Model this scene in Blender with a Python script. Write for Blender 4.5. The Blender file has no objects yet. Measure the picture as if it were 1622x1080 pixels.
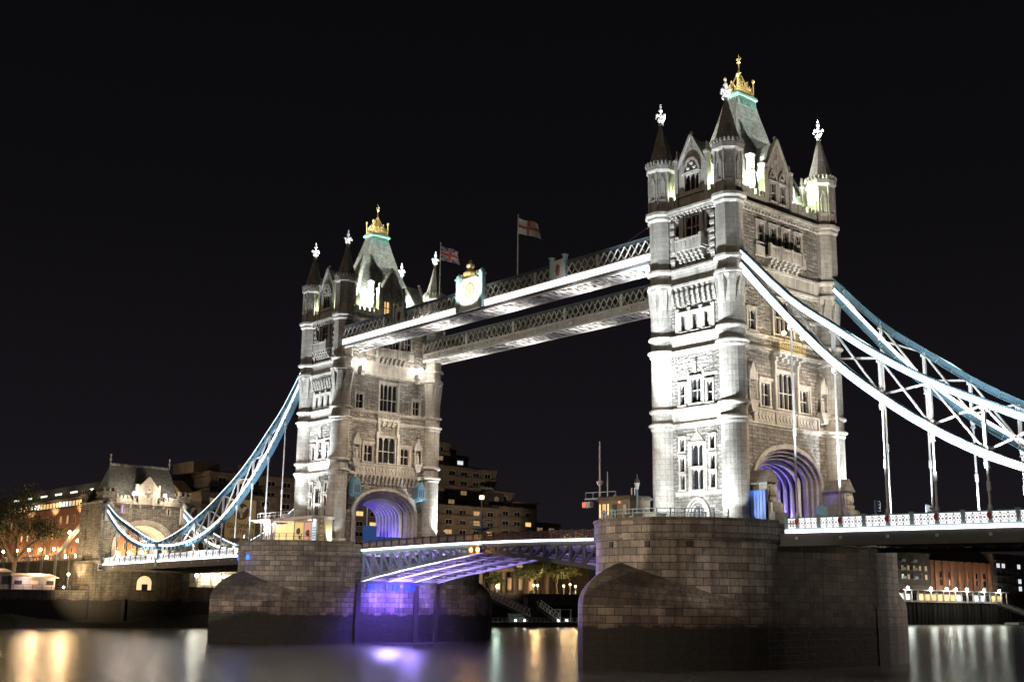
import bpy, bmesh, math, random
from mathutils import Vector, Matrix
R = math.radians
rnd = random.Random(7)
scn = bpy.context.scene
COL = scn.collection

# ------------------------------------------------------------------ camera
cd = bpy.data.cameras.new('camera'); cam = bpy.data.objects.new('camera', cd); COL.objects.link(cam)
_r = Vector((0.65406797, 0.75632221, 0.01310769)); _u = Vector((0.15297383, -0.14922234, 0.97689902)); _w = Vector((-0.74080639, 0.63695323, 0.21329906))
cam.matrix_world = Matrix(((_r.x, _u.x, -_w.x, 90.3006), (_r.y, _u.y, -_w.y, -115.9356), (_r.z, _u.z, -_w.z, -7.3992), (0, 0, 0, 1)))
cd.sensor_fit = 'HORIZONTAL'; cd.sensor_width = 36; cd.lens = 1889.8072/1622*36
cd.clip_start = 0.5; cd.clip_end = 6000
scn.camera = cam

# ------------------------------------------------------------------ night sky
wd = bpy.data.worlds.new('World'); scn.world = wd; wd.use_nodes = True
nt = wd.node_tree; nt.nodes.clear()
wo = nt.nodes.new('ShaderNodeOutputWorld'); bg = nt.nodes.new('ShaderNodeBackground')
tc = nt.nodes.new('ShaderNodeTexCoord'); sx = nt.nodes.new('ShaderNodeSeparateXYZ'); cr = nt.nodes.new('ShaderNodeValToRGB')
nt.links.new(tc.outputs['Generated'], sx.inputs[0]); nt.links.new(sx.outputs['Z'], cr.inputs[0]); nt.links.new(cr.outputs[0], bg.inputs[0]); nt.links.new(bg.outputs[0], wo.inputs[0])
e = cr.color_ramp.elements
e[0].position = 0.0; e[0].color = (0.0125, 0.0112, 0.0138, 1)
e[1].position = 0.62; e[1].color = (0.0022, 0.0019, 0.0026, 1)
m_ = e.new(0.12); m_.color = (0.0082, 0.0070, 0.0092, 1)
m_ = e.new(0.3); m_.color = (0.0042, 0.0037, 0.0047, 1)
bg.inputs[1].default_value = 1.0
# the glow of the city behind the camera, standing in for a moon-weak warm sky light
sd = bpy.data.lights.new('city_glow', 'SUN'); so = bpy.data.objects.new('city_glow', sd); COL.objects.link(so)
sd.energy = 0.50; sd.angle = R(30); sd.color = (1.0, 0.80, 0.60)
so.rotation_euler = Vector((0.05, 0.95, -0.22)).to_track_quat('-Z', 'Y').to_euler()
scn.view_settings.view_transform = 'Standard'; scn.view_settings.look = 'None'
scn.view_settings.exposure = 0; scn.view_settings.gamma = 1
scn.render.engine = 'CYCLES'
scn.cycles.use_denoising = True
scn.cycles.max_bounces = 4; scn.cycles.diffuse_bounces = 2; scn.cycles.glossy_bounces = 3; scn.cycles.transmission_bounces = 2
scn.cycles.sample_clamp_indirect = 4.0; scn.cycles.sample_clamp_direct = 0
scn.cycles.caustics_reflective = False; scn.cycles.caustics_refractive = False

# ------------------------------------------------------------------ materials
MATS = {}
def new_mat(name):
    m = bpy.data.materials.new(name); m.use_nodes = True
    t = m.node_tree; b = t.nodes['Principled BSDF']; MATS[name] = m
    return m, t, b
def N(t, typ, **kw):
    n = t.nodes.new(typ)
    for k, v in kw.items():
        if k in n.inputs: n.inputs[k].default_value = v
        else: setattr(n, k, v)
    return n
def L(t, a, b): t.links.new(a, b)
def mixc(t, fac, a, b, mode='MIX'):
    n = t.nodes.new('ShaderNodeMix'); n.data_type = 'RGBA'; n.blend_type = mode
    for idx, v in ((0, fac), (6, a), (7, b)):
        if hasattr(v, 'is_linked'): t.links.new(v, n.inputs[idx])
        elif idx: n.inputs[idx].default_value = (*v, 1)
        else: n.inputs[idx].default_value = v
    return n.outputs[2]
def ramp(t, src, stops):
    n = t.nodes.new('ShaderNodeValToRGB'); t.links.new(src, n.inputs[0]); e = n.color_ramp.elements
    while len(e) < len(stops): e.new(0.5)
    for i, (p, c) in enumerate(stops): e[i].position = p; e[i].color = (*c, 1) if len(c) == 3 else (c[0],)*3+(1,)
    return n.outputs[0]
def paint(name, col, rough=0.5, metal=0.0, vary=0.25, scale=0.7):
    m, t, b = new_mat(name)
    o = N(t, 'ShaderNodeTexCoord'); n = N(t, 'ShaderNodeTexNoise', Scale=scale, Detail=6.0, Roughness=0.65); L(t, o.outputs['Object'], n.inputs['Vector'])
    f = ramp(t, n.outputs[0], [(0.3, (1-vary,)), (0.7, (1.0,))])
    L(t, mixc(t, 1.0, f, col, 'MULTIPLY'), b.inputs['Base Color'])
    b.inputs['Roughness'].default_value = rough; b.inputs['Metallic'].default_value = metal
    return m
def emit(name, col, s):
    m, t, b = new_mat(name); b.inputs['Base Color'].default_value = (*col, 1)
    b.inputs['Emission Color'].default_value = (*col, 1); b.inputs['Emission Strength'].default_value = s
    return m
def stone(name, c1, c2, mortar, bw, bh, ms=0.02, bump=0.5, rock=0.0, rough=0.85, tide=None, stain=0.35, patch=False):
    m, t, b = new_mat(name)
    uv = N(t, 'ShaderNodeUVMap'); ob = N(t, 'ShaderNodeTexCoord')
    wn = N(t, 'ShaderNodeTexNoise', Scale=0.6, Detail=3.0); L(t, uv.outputs[0], wn.inputs['Vector'])
    vm = N(t, 'ShaderNodeVectorMath', operation='MULTIPLY_ADD'); L(t, wn.outputs['Color'], vm.inputs[0]); vm.inputs[1].default_value = (0.07*bw, 0.05*min(bh, 1), 0); L(t, uv.outputs[0], vm.inputs[2])
    br = t.nodes.new('ShaderNodeTexBrick'); L(t, vm.outputs[0], br.inputs['Vector'])
    br.inputs['Scale'].default_value = 1; br.inputs['Brick Width'].default_value = bw; br.inputs['Row Height'].default_value = bh
    br.inputs['Mortar Size'].default_value = ms; br.inputs['Mortar Smooth'].default_value = 0.3; br.inputs['Bias'].default_value = 0.0
    br.inputs['Color1'].default_value = (*c1, 1); br.inputs['Color2'].default_value = (*c2, 1); br.inputs['Mortar'].default_value = (*mortar, 1)
    n1 = N(t, 'ShaderNodeTexNoise', Scale=0.35, Detail=7.0, Roughness=0.7); L(t, ob.outputs['Object'], n1.inputs['Vector'])
    n2 = N(t, 'ShaderNodeTexNoise', Scale=4.0, Detail=6.0, Roughness=0.7); L(t, ob.outputs['Object'], n2.inputs['Vector'])
    c = mixc(t, 1.0, br.outputs['Color'], ramp(t, n1.outputs[0], [(0.32, (1-stain,)), (0.62, (1.0,))]), 'MULTIPLY')
    c = mixc(t, 1.0, c, ramp(t, n2.outputs[0], [(0.3, (0.72,)), (0.65, (1.08,))]), 'MULTIPLY')
    # rain streaks: noise stretched downwards
    mp = N(t, 'ShaderNodeMapping'); mp.inputs['Scale'].default_value = (1.6, 1.6, 0.09); L(t, ob.outputs['Object'], mp.inputs['Vector'])
    n3 = N(t, 'ShaderNodeTexNoise', Scale=1.0, Detail=5.0, Roughness=0.6); L(t, mp.outputs[0], n3.inputs['Vector'])
    c = mixc(t, 1.0, c, ramp(t, n3.outputs[0], [(0.35, (1-stain*0.9,)), (0.55, (1.0,))]), 'MULTIPLY')
    if patch:   # soot and weed staining on the nose of the cutwater, ragged at its edge
        so_ = N(t, 'ShaderNodeSeparateXYZ'); L(t, ob.outputs['Object'], so_.inputs[0])
        ab = N(t, 'ShaderNodeMath', operation='ABSOLUTE'); L(t, so_.outputs['X'], ab.inputs[0])
        ma = N(t, 'ShaderNodeMath', operation='MULTIPLY_ADD'); L(t, n1.outputs[0], ma.inputs[0]); ma.inputs[1].default_value = 5.0; L(t, ab.outputs[0], ma.inputs[2])
        mq = N(t, 'ShaderNodeMapRange'); L(t, ma.outputs[0], mq.inputs[0]); mq.inputs[1].default_value = 6.6; mq.inputs[2].default_value = 9.0
        c = mixc(t, mq.outputs[0], mixc(t, 1.0, c, (0.42, 0.39, 0.37), 'MULTIPLY'), c)
    if tide is not None:
        sp = N(t, 'ShaderNodeSeparateXYZ'); ge = N(t, 'ShaderNodeNewGeometry'); L(t, ge.outputs['Position'], sp.inputs[0])
        ad = N(t, 'ShaderNodeMath', operation='MULTIPLY_ADD'); L(t, n1.outputs[0], ad.inputs[0]); ad.inputs[1].default_value = 2.2; L(t, sp.outputs['Z'], ad.inputs[2])
        mr = N(t, 'ShaderNodeMapRange'); L(t, ad.outputs[0], mr.inputs[0]); mr.inputs[1].default_value = tide+0.95; mr.inputs[2].default_value = tide+1.25
        wet = mixc(t, ramp(t, n2.outputs[0], [(0.4, (0.,)), (0.6, (1.,))]), (0.006, 0.007, 0.004), (0.026, 0.018, 0.013))
        wet = mixc(t, ramp(t, br.outputs['Fac'], [(0., (0.,)), (1., (0.7,))]), wet, (0.012, 0.012, 0.010))
        # brown band just above the weed
        mr2 = N(t, 'ShaderNodeMapRange'); L(t, ad.outputs[0], mr2.inputs[0]); mr2.inputs[1].default_value = tide+1.0; mr2.inputs[2].default_value = tide+5.2; mr2.inputs[3].default_value = 0.55
        br2 = mixc(t, 1.0, c, ramp(t, mr2.outputs[0], [(0.5, (0.62, 0.5, 0.46)), (1.0, (1, 1, 1))]), 'MULTIPLY')
        c = mixc(t, mr.outputs[0], wet, br2)
    L(t, c, b.inputs['Base Color']); b.inputs['Roughness'].default_value = rough
    bp = N(t, 'ShaderNodeBump', Strength=bump, Distance=0.05)
    inv = N(t, 'ShaderNodeMath', operation='SUBTRACT'); inv.inputs[0].default_value = 1; L(t, br.outputs['Fac'], inv.inputs[1])
    L(t, inv.outputs[0], bp.inputs['Height'])
    bq = N(t, 'ShaderNodeBump', Strength=0.35, Distance=0.03); L(t, n2.outputs[0], bq.inputs['Height']); L(t, bp.outputs[0], bq.inputs['Normal'])
    out = bq.outputs[0]
    if rock:
        mu = N(t, 'ShaderNodeMapping'); mu.inputs['Scale'].default_value = (1.1, 2.4, 1); L(t, uv.outputs[0], mu.inputs['Vector'])
        n4 = N(t, 'ShaderNodeTexNoise', Scale=1.3, Detail=4.0, Roughness=0.6); L(t, mu.outputs[0], n4.inputs['Vector'])
        bs = N(t, 'ShaderNodeBump', Strength=1.0, Distance=rock); L(t, n4.outputs[0], bs.inputs['Height']); L(t, out, bs.inputs['Normal']); out = bs.outputs[0]
    L(t, out, b.inputs['Normal'])
    return m
rubble = stone('rock_faced_stone', (0.35, 0.33, 0.295), (0.19, 0.176, 0.155), (0.085, 0.08, 0.07), 1.05, 0.42, 0.03, 0.9, 0.55, 0.9)
ashlar = stone('smooth_ashlar', (0.41, 0.388, 0.345), (0.32, 0.302, 0.268), (0.17, 0.16, 0.14), 1.3, 0.62, 0.018, 0.4, 0, 0.8, stain=0.3)
trim = stone('carved_stone', (0.45, 0.427, 0.38), (0.39, 0.37, 0.33), (0.25, 0.235, 0.21), 2.1, 3.0, 0.015, 0.2, 0, 0.8, stain=0.38)
granite = stone('pier_granite', (0.36, 0.315, 0.265), (0.15, 0.133, 0.115), (0.035, 0.031, 0.027), 1.75, 0.78, 0.035, 0.9, 0.05, 0.8, tide=-9.6, stain=0.45)
granite_cap = stone('weathered_granite_cap', (0.32, 0.28, 0.235), (0.17, 0.15, 0.13), (0.05, 0.045, 0.04), 1.9, 0.9, 0.03, 0.7, 0.05, 0.8, tide=-9.6, stain=0.45, patch=True)
quaystone = stone('quay_stone', (0.20, 0.17, 0.13), (0.14, 0.12, 0.09), (0.05, 0.045, 0.035), 1.6, 0.6, 0.03, 0.7, 0.06, 0.9, tide=-8.2, stain=0.5)
redbrick = stone('red_brick', (0.30, 0.125, 0.06), (0.24, 0.095, 0.05), (0.18, 0.12, 0.08), 0.9, 0.3, 0.02, 0.3, 0, 0.9, stain=0.3)
darkbrick = stone('dark_brick', (0.11, 0.07, 0.05), (0.085, 0.055, 0.04), (0.06, 0.045, 0.035), 0.9, 0.3, 0.02, 0.3, 0, 0.9, stain=0.3)
concrete = stone('ribbed_concrete', (0.21, 0.165, 0.125), (0.185, 0.145, 0.11), (0.11, 0.09, 0.07), 3.2, 50.0, 0.06, 0.3, 0, 0.9, stain=0.35)
slate = stone('roof_slate', (0.42, 0.43, 0.39), (0.22, 0.23, 0.205), (0.11, 0.115, 0.10), 0.42, 0.27, 0.025, 0.5, 0, 0.6, stain=0.25)
lead = stone('spire_stone', (0.21, 0.19, 0.16), (0.14, 0.127, 0.11), (0.08, 0.075, 0.065), 0.9, 0.5, 0.03, 0.4, 0, 0.8)
blue = paint('blue_steel', (0.125, 0.25, 0.33), 0.45, 0, 0.3)
paleblue = paint('pale_blue_steel', (0.30, 0.42, 0.47), 0.45, 0, 0.3)
deepblue = paint('deep_blue_board', (0.03, 0.11, 0.42), 0.5, 0, 0.2)
white = paint('white_steel', (0.70, 0.70, 0.68), 0.45, 0, 0.25)
cream = paint('grey_white_steel', (0.46, 0.44, 0.41), 0.5, 0, 0.35)
lining = paint('dark_lining', (0.018, 0.018, 0.02), 0.8, 0, 0.3)  # even near-black tone of the tunnel lining
darksteel = paint('dark_steel', (0.07, 0.075, 0.085), 0.55, 0, 0.3)
maroon = paint('maroon_iron', (0.16, 0.07, 0.06), 0.5, 0, 0.3)
red = paint('red_paint', (0.50, 0.04, 0.03), 0.5, 0, 0.15)
gold = paint('gilded_metal', (0.76, 0.60, 0.28), 0.36, 0.6, 0.35, 3)
asphalt = paint('asphalt', (0.05, 0.05, 0.052), 0.85, 0, 0.3)
mud = paint('foreshore_mud', (0.045, 0.038, 0.026), 0.85, 0, 0.6, 0.3)
wood = paint('dark_timber', (0.035, 0.028, 0.022), 0.85, 0, 0.5, 1.5)
bark = paint('bark', (0.10, 0.072, 0.045), 0.9, 0, 0.4, 3)
walkblue = paint('slate_blue_steel', (0.045, 0.06, 0.068), 0.5, 0, 0.3)
floorgrey = paint('floor_grey', (0.10, 0.10, 0.10), 0.6, 0, 0.4)
pinkgrey = paint('faded_pink_iron', (0.42, 0.33, 0.31), .5)
awn = paint('white_canvas', (0.62, 0.52, 0.50), 0.8, 0, 0.2)
tan = paint('tan_render', (0.33, 0.265, 0.18), 0.85, 0, 0.3)
copper = paint('verdigris_copper', (0.22, 0.42, 0.36), 0.6, 0, 0.3)
roofdark = paint('dark_roofing', (0.045, 0.042, 0.042), 0.8, 0, 0.4)
m, t, b = new_mat('dark_glass'); b.inputs['Base Color'].default_value = (0.012, 0.013, 0.016, 1); b.inputs['Roughness'].default_value = 0.12; glass = m
m, t, b = new_mat('balustrade_glass'); b.inputs['Base Color'].default_value = (0.35, 0.5, 0.46, 1); b.inputs['Roughness'].default_value = 0.15; b.inputs['Alpha'].default_value = 0.35; clearglass = m
led = emit('white_led', (1.0, 0.97, 0.95), 5.0)
led_soft = emit('soft_white_led', (1.0, 0.96, 0.92), 1.5)
led_blue = emit('cool_led', (0.75, 0.9, 1.0), 3.0)
warmlit = emit('warm_lit_window', (1.0, 0.62, 0.25), 1.1)
dimlit = emit('dim_lit_window', (1.0, 0.66, 0.34), 0.22)
coollit = emit('cool_lit_window', (0.9, 0.95, 1.0), 0.9)
globe = emit('lamp_globe', (1.0, 0.72, 0.38), 30.0)
globew = emit('floodlight_lens', (1.0, 0.95, 0.88), 60.0)
amber = emit('amber_signal', (1.0, 0.42, 0.04), 30.0)
redsig = emit('red_signal', (1.0, 0.05, 0.03), 4.0)
greensig = emit('green_signal', (0.2, 1.0, 0.75), 6.0)
bluesig = emit('blue_lit_niche', (0.03, 0.12, 1.0), 2.6)
purplelit = emit('violet_led', (0.35, 0.22, 1.0), 2.0)
# leaves
m, t, b = new_mat('leaf_green'); o = N(t, 'ShaderNodeTexCoord'); n = N(t, 'ShaderNodeTexNoise', Scale=1.2, Detail=3.0); L(t, o.outputs['Object'], n.inputs['Vector'])
L(t, ramp(t, n.outputs[0], [(0.35, (0.035, 0.05, 0.012)), (0.65, (0.11, 0.12, 0.035))]), b.inputs['Base Color']); b.inputs['Roughness'].default_value = 0.7; leaf = m
# water: a long-exposure river, smooth, with streaks of reflected light put into its colour
m, t, b = new_mat('river_water'); watermat = m
b.inputs['Base Color'].default_value = (0.055, 0.047, 0.042, 1); b.inputs['Roughness'].default_value = 0.24; b.inputs['IOR'].default_value = 1.8
b.inputs['Specular IOR Level'].default_value = 1.0
o = N(t, 'ShaderNodeTexCoord'); mp = N(t, 'ShaderNodeMapping'); mp.inputs['Scale'].default_value = (0.03, 0.30, 1); mp.inputs['Rotation'].default_value = (0, 0, R(-41)); L(t, o.outputs['Object'], mp.inputs['Vector'])
n = N(t, 'ShaderNodeTexNoise', Scale=1.0, Detail=2.0, Roughness=0.5); L(t, mp.outputs[0], n.inputs['Vector'])
b.inputs['Roughness'].default_value = 0.27
L(t, ramp(t, n.outputs[0], [(0.35, (0.045, 0.04, 0.036)), (0.65, (0.11, 0.098, 0.088))]), b.inputs['Base Color'])

# ------------------------------------------------------------------ mesh helper
ident = lambda x, y, z: (x, y, z)
def face_at(deg, dist, cx=0, cy=0):
    """wall frame: x runs along the wall, y goes inwards from the wall face, z up"""
    c, s = math.cos(R(deg)), math.sin(R(deg))
    def f(x, y, z):
        yy = y-dist
        return (cx+c*x-s*yy, cy+s*x+c*yy, z)
    return f
class MB:
    def __init__(self, f=ident): self.v = []; self.fs = []; self.uv = {}; self.f = f; self.mi = {}; self.cur = 0
    def p(self, x, y, z): self.v.append(Vector(self.f(x, y, z))); return len(self.v)-1
    def face(self, pts, uv=None):
        i = [self.p(*q) for q in pts]; self.fs.append(i)
        if uv: self.uv[len(self.fs)-1] = uv
        if self.cur: self.mi[len(self.fs)-1] = self.cur
    def box(self, x0, x1, y0, y1, z0, z1):
        if x0 > x1: x0, x1 = x1, x0
        if y0 > y1: y0, y1 = y1, y0
        if z0 > z1: z0, z1 = z1, z0
        a = [(x0,y0,z0),(x1,y0,z0),(x1,y1,z0),(x0,y1,z0),(x0,y0,z1),(x1,y0,z1),(x1,y1,z1),(x0,y1,z1)]
        for q in ((0,3,2,1),(4,5,6,7),(0,1,5,4),(1,2,6,5),(2,3,7,6),(3,0,4,7)): self.face([a[k] for k in q])
        return self
    def prism(self, poly, y0, y1):
        """poly in (x,z), extruded along y"""
        self.face([(x, y0, z) for x, z in poly]); self.face([(x, y1, z) for x, z in reversed(poly)])
        for i in range(len(poly)):
            a, b = poly[i], poly[(i+1) % len(poly)]
            self.face([(b[0],y0,b[1]),(a[0],y0,a[1]),(a[0],y1,a[1]),(b[0],y1,b[1])])
        return self
    def plan(self, poly, z0, z1, cap=True):
        u = 0
        for i in range(len(poly)):
            a, b = poly[i], poly[(i+1) % len(poly)]
            d = math.hypot(b[0]-a[0], b[1]-a[1])
            self.face([(a[0],a[1],z0),(b[0],b[1],z0),(b[0],b[1],z1),(a[0],a[1],z1)], [(u,z0),(u+d,z0),(u+d,z1),(u,z1)]); u += d
        if cap:
            self.face([(x,y,z1) for x, y in poly]); self.face([(x,y,z0) for x, y in reversed(poly)])
        return self
    def lathe(self, cx, cy, prof, n=16, rot=0.0, cap=True, uo=0.0):
        for k in range(len(prof)-1):
            (r0, z0), (r1, z1) = prof[k], prof[k+1]
            for i in range(n):
                a, b = 2*math.pi*i/n+rot, 2*math.pi*(i+1)/n+rot
                ra = max(r0, r1)
                q = [(cx+r0*math.cos(a),cy+r0*math.sin(a),z0),(cx+r0*math.cos(b),cy+r0*math.sin(b),z0),(cx+r1*math.cos(b),cy+r1*math.sin(b),z1),(cx+r1*math.cos(a),cy+r1*math.sin(a),z1)]
                h = z1-z0 if abs(z1-z0) > 1e-3 else r1-r0
                u = [((a)*ra+uo, z0), (b*ra+uo, z0), (b*ra+uo, z0+h), (a*ra+uo, z0+h)]
                if r1 < 1e-4: q = q[:3]; u = u[:3]
                elif r0 < 1e-4: q = [q[0], q[2], q[3]]; u = [u[0], u[2], u[3]]
                self.face(q, u)
        if cap:
            for (r, z), rev in ((prof[0], True), (prof[-1], False)):
                if r > 1e-3:
                    ps = [(cx+r*math.cos(2*math.pi*i/n+rot), cy+r*math.sin(2*math.pi*i/n+rot), z) for i in range(n)]
                    self.face(ps[::-1] if rev else ps)
        return self
    def bar(self, p, q, w, h=None, up=(0, 0, 1)):
        """square beam from p to q (w across, h in the up direction)"""
        h = h or w; p, q = Vector(p), Vector(q); d = (q-p).normalized(); up = Vector(up)
        s = d.cross(up)
        if s.length < 1e-3: s = d.cross(Vector((1, 0, 0)))
        s.normalize(); t = s.cross(d); s *= w/2; t *= h/2
        a = [p-s-t, p+s-t, p+s+t, p-s+t, q-s-t, q+s-t, q+s+t, q-s+t]
        for k in ((0,1,2,3),(7,6,5,4),(0,4,5,1),(1,5,6,2),(2,6,7,3),(3,7,4,0)): self.face([tuple(a[j]) for j in k])
        return self
    def tube(self, p, q, r, r2=None, n=8):
        r2 = r if r2 is None else r2; p, q = Vector(p), Vector(q); d = (q-p).normalized()
        s = d.cross(Vector((0, 0, 1)));
        if s.length < 1e-3: s = Vector((1, 0, 0))
        s.normalize(); t = s.cross(d)
        A = [p+(s*math.cos(2*math.pi*i/n)+t*math.sin(2*math.pi*i/n))*r for i in range(n)]
        B = [q+(s*math.cos(2*math.pi*i/n)+t*math.sin(2*math.pi*i/n))*r2 for i in range(n)]
        for i in range(n):
            j = (i+1) % n; self.face([tuple(A[i]), tuple(A[j]), tuple(B[j]), tuple(B[i])])
        self.face([tuple(x) for x in A[::-1]]); self.face([tuple(x) for x in B])
        return self
    def ball(self, c, r, n=8, m=5, sz=1.0):
        pr = [(r*math.sin(math.pi*k/m), c[2]-r*sz*math.cos(math.pi*k/m)) for k in range(m+1)]
        pr[0] = (0, pr[0][1]); pr[-1] = (0, pr[-1][1])
        return self.lathe(c[0], c[1], pr, n, cap=False)
    def wall(self, x0, x1, z0, z1, holes=(), y=0.0, reveal=0.45):
        """flat wall in the x-z plane with rectangular openings and their reveals"""
        xs = sorted({x0, x1, *[min(max(h[k], x0), x1) for h in holes for k in (0, 1)]}); zs = sorted({z0, z1, *[min(max(h[k], z0), z1) for h in holes for k in (2, 3)]})
        for i in range(len(xs)-1):
            for j in range(len(zs)-1):
                cx, cz = (xs[i]+xs[i+1])/2, (zs[j]+zs[j+1])/2
                if any(h[0] < cx < h[1] and h[2] < cz < h[3] for h in holes): continue
                self.face([(xs[i],y,zs[j]),(xs[i+1],y,zs[j]),(xs[i+1],y,zs[j+1]),(xs[i],y,zs[j+1])])
        for a, b, c, d in holes:
            for q in ([(a,y,c),(a,y+reveal,c),(a,y+reveal,d),(a,y,d)],[(b,y,d),(b,y+reveal,d),(b,y+reveal,c),(b,y,c)],[(a,y,d),(a,y+reveal,d),(b,y+reveal,d),(b,y,d)],[(b,y,c),(b,y+reveal,c),(a,y+reveal,c),(a,y,c)]): self.face(q)
        return self
    def build(self, name, mat, parent=None, smooth=False, kind=None, label=None, cat=None, group=None):
        me = bpy.data.meshes.new(name)
        org = Vector((0, 0, 0))
        if parent is None and self.v:
            xs = [v.x for v in self.v]; ys = [v.y for v in self.v]; zs = [v.z for v in self.v]
            org = Vector(((min(xs)+max(xs))/2, (min(ys)+max(ys))/2, min(zs)))
        elif parent is not None: org = Vector(parent.get('_org', (0, 0, 0)))
        me.from_pydata([v-org for v in self.v], [], self.fs); me.update()
        ul = me.uv_layers.new(name='UVMap')
        for p in me.polygons:
            ex = self.uv.get(p.index); n = p.normal
            if not ex:
                if abs(n.z) > 0.85: tt = None
                else:
                    tt = Vector((-n.y, n.x, 0)).normalized(); bb = n.cross(tt)
            for k, li in enumerate(p.loop_indices):
                if ex: ul.data[li].uv = ex[k]
                else:
                    co = self.v[self.fs[p.index][k]]
                    ul.data[li].uv = (co.x, co.y) if tt is None else (co.dot(tt), co.z if abs(n.z) < 0.3 else co.dot(bb))
            if smooth: p.use_smooth = True
        mats = mat if isinstance(mat, (list, tuple)) else [mat]
        for mm in mats: me.materials.append(mm)
        for k, v in self.mi.items(): me.polygons[k].material_index = v
        o = bpy.data.objects.new(name, me); COL.objects.link(o)
        if parent is not None: o.parent = parent; o['_org'] = tuple(org)
        else: o.location = org; o['_org'] = tuple(org)
        tag(o, label, cat, group, kind)
        return o
def tag(o, label=None, cat=None, group=None, kind=None):
    if label: o['label'] = label
    if cat: o['category'] = cat
    if group: o['group'] = group
    if kind: o['kind'] = kind
    return o
def thing(name, label, cat, loc=(0, 0, 0), group=None):
    o = bpy.data.objects.new(name, None); COL.objects.link(o); o.location = loc; o['_org'] = tuple(loc); o.empty_display_size = 0.5
    return tag(o, label, cat, group)
def copy_tree(o, parent=None):
    c = o.copy(); COL.objects.link(c); c.parent = parent
    for ch in [x for x in COL.objects if x.parent == o and x.type != 'LIGHT']: copy_tree(ch, c)
    return c
def spot(name, loc, aim, watts, ang=60, col=(1, 1, 1), r=0.3, blend=0.4, parent=None):
    d = bpy.data.lights.new(name, 'SPOT'); d.energy = watts; d.spot_size = R(ang); d.spot_blend = blend; d.color = col; d.shadow_soft_size = r
    o = bpy.data.objects.new(name, d); COL.objects.link(o)
    o.location = loc; o.rotation_euler = (Vector(aim)-Vector(loc)).to_track_quat('-Z', 'Y').to_euler()
    if parent is not None: o.parent = parent; o.matrix_parent_inverse = Matrix.Translation(-Vector(parent['_org']))
    return o
def bulb(name, loc, watts, col=(1, 1, 1), r=0.3, parent=None):
    d = bpy.data.lights.new(name, 'POINT'); d.energy = watts; d.color = col; d.shadow_soft_size = r
    o = bpy.data.objects.new(name, d); COL.objects.link(o); o.location = loc
    if parent is not None: o.parent = parent; o.matrix_parent_inverse = Matrix.Translation(-Vector(parent['_org']))
    return o
# ------------------------------------------------------------------ setting
WZ = -14.0
w_ = MB(); w_.face([(-172.2, -1500, WZ), (1500, -1500, WZ), (1500, 1800, WZ), (-172.2, 1800, WZ)])
w_.build('river_water', watermat, kind='structure')
g_ = MB(); g_.face([(-2500, -12, -4.99), (-172.4, -12, -4.99), (-172.4, 1800, -4.99), (-2500, 1800, -4.99)]); g_.face([(-2500, -1500, -6.2), (-172.4, -1500, -6.2), (-172.4, -12, -6.2), (-2500, -12, -6.2)])
g_.build('north_bank_ground', asphalt, kind='structure')
b_ = MB()
ys = [-160+6*i for i in range(47)]
for i in range(46):
    y0, y1 = ys[i], ys[i+1]
    k = lambda y: (2.2+0.7*math.sin(y*0.13)+0.4*math.sin(y*0.41)) * (1.0 if y < 25 else 0.35)
    for (xa, za), (xb, zb) in (((-172.1, 1.0), (-168.5, 0.55)), ((-168.5, 0.55), (-164, 0.12)), ((-164, 0.12), (-160, -0.3))):
        b_.face([(xa, y0, WZ+za*k(y0)), (xb, y0, WZ+zb*k(y0)), (xb, y1, WZ+zb*k(y1)), (xa, y1, WZ+za*k(y1))])
b_.build('muddy_foreshore', mud, smooth=True, kind='structure')

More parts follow.
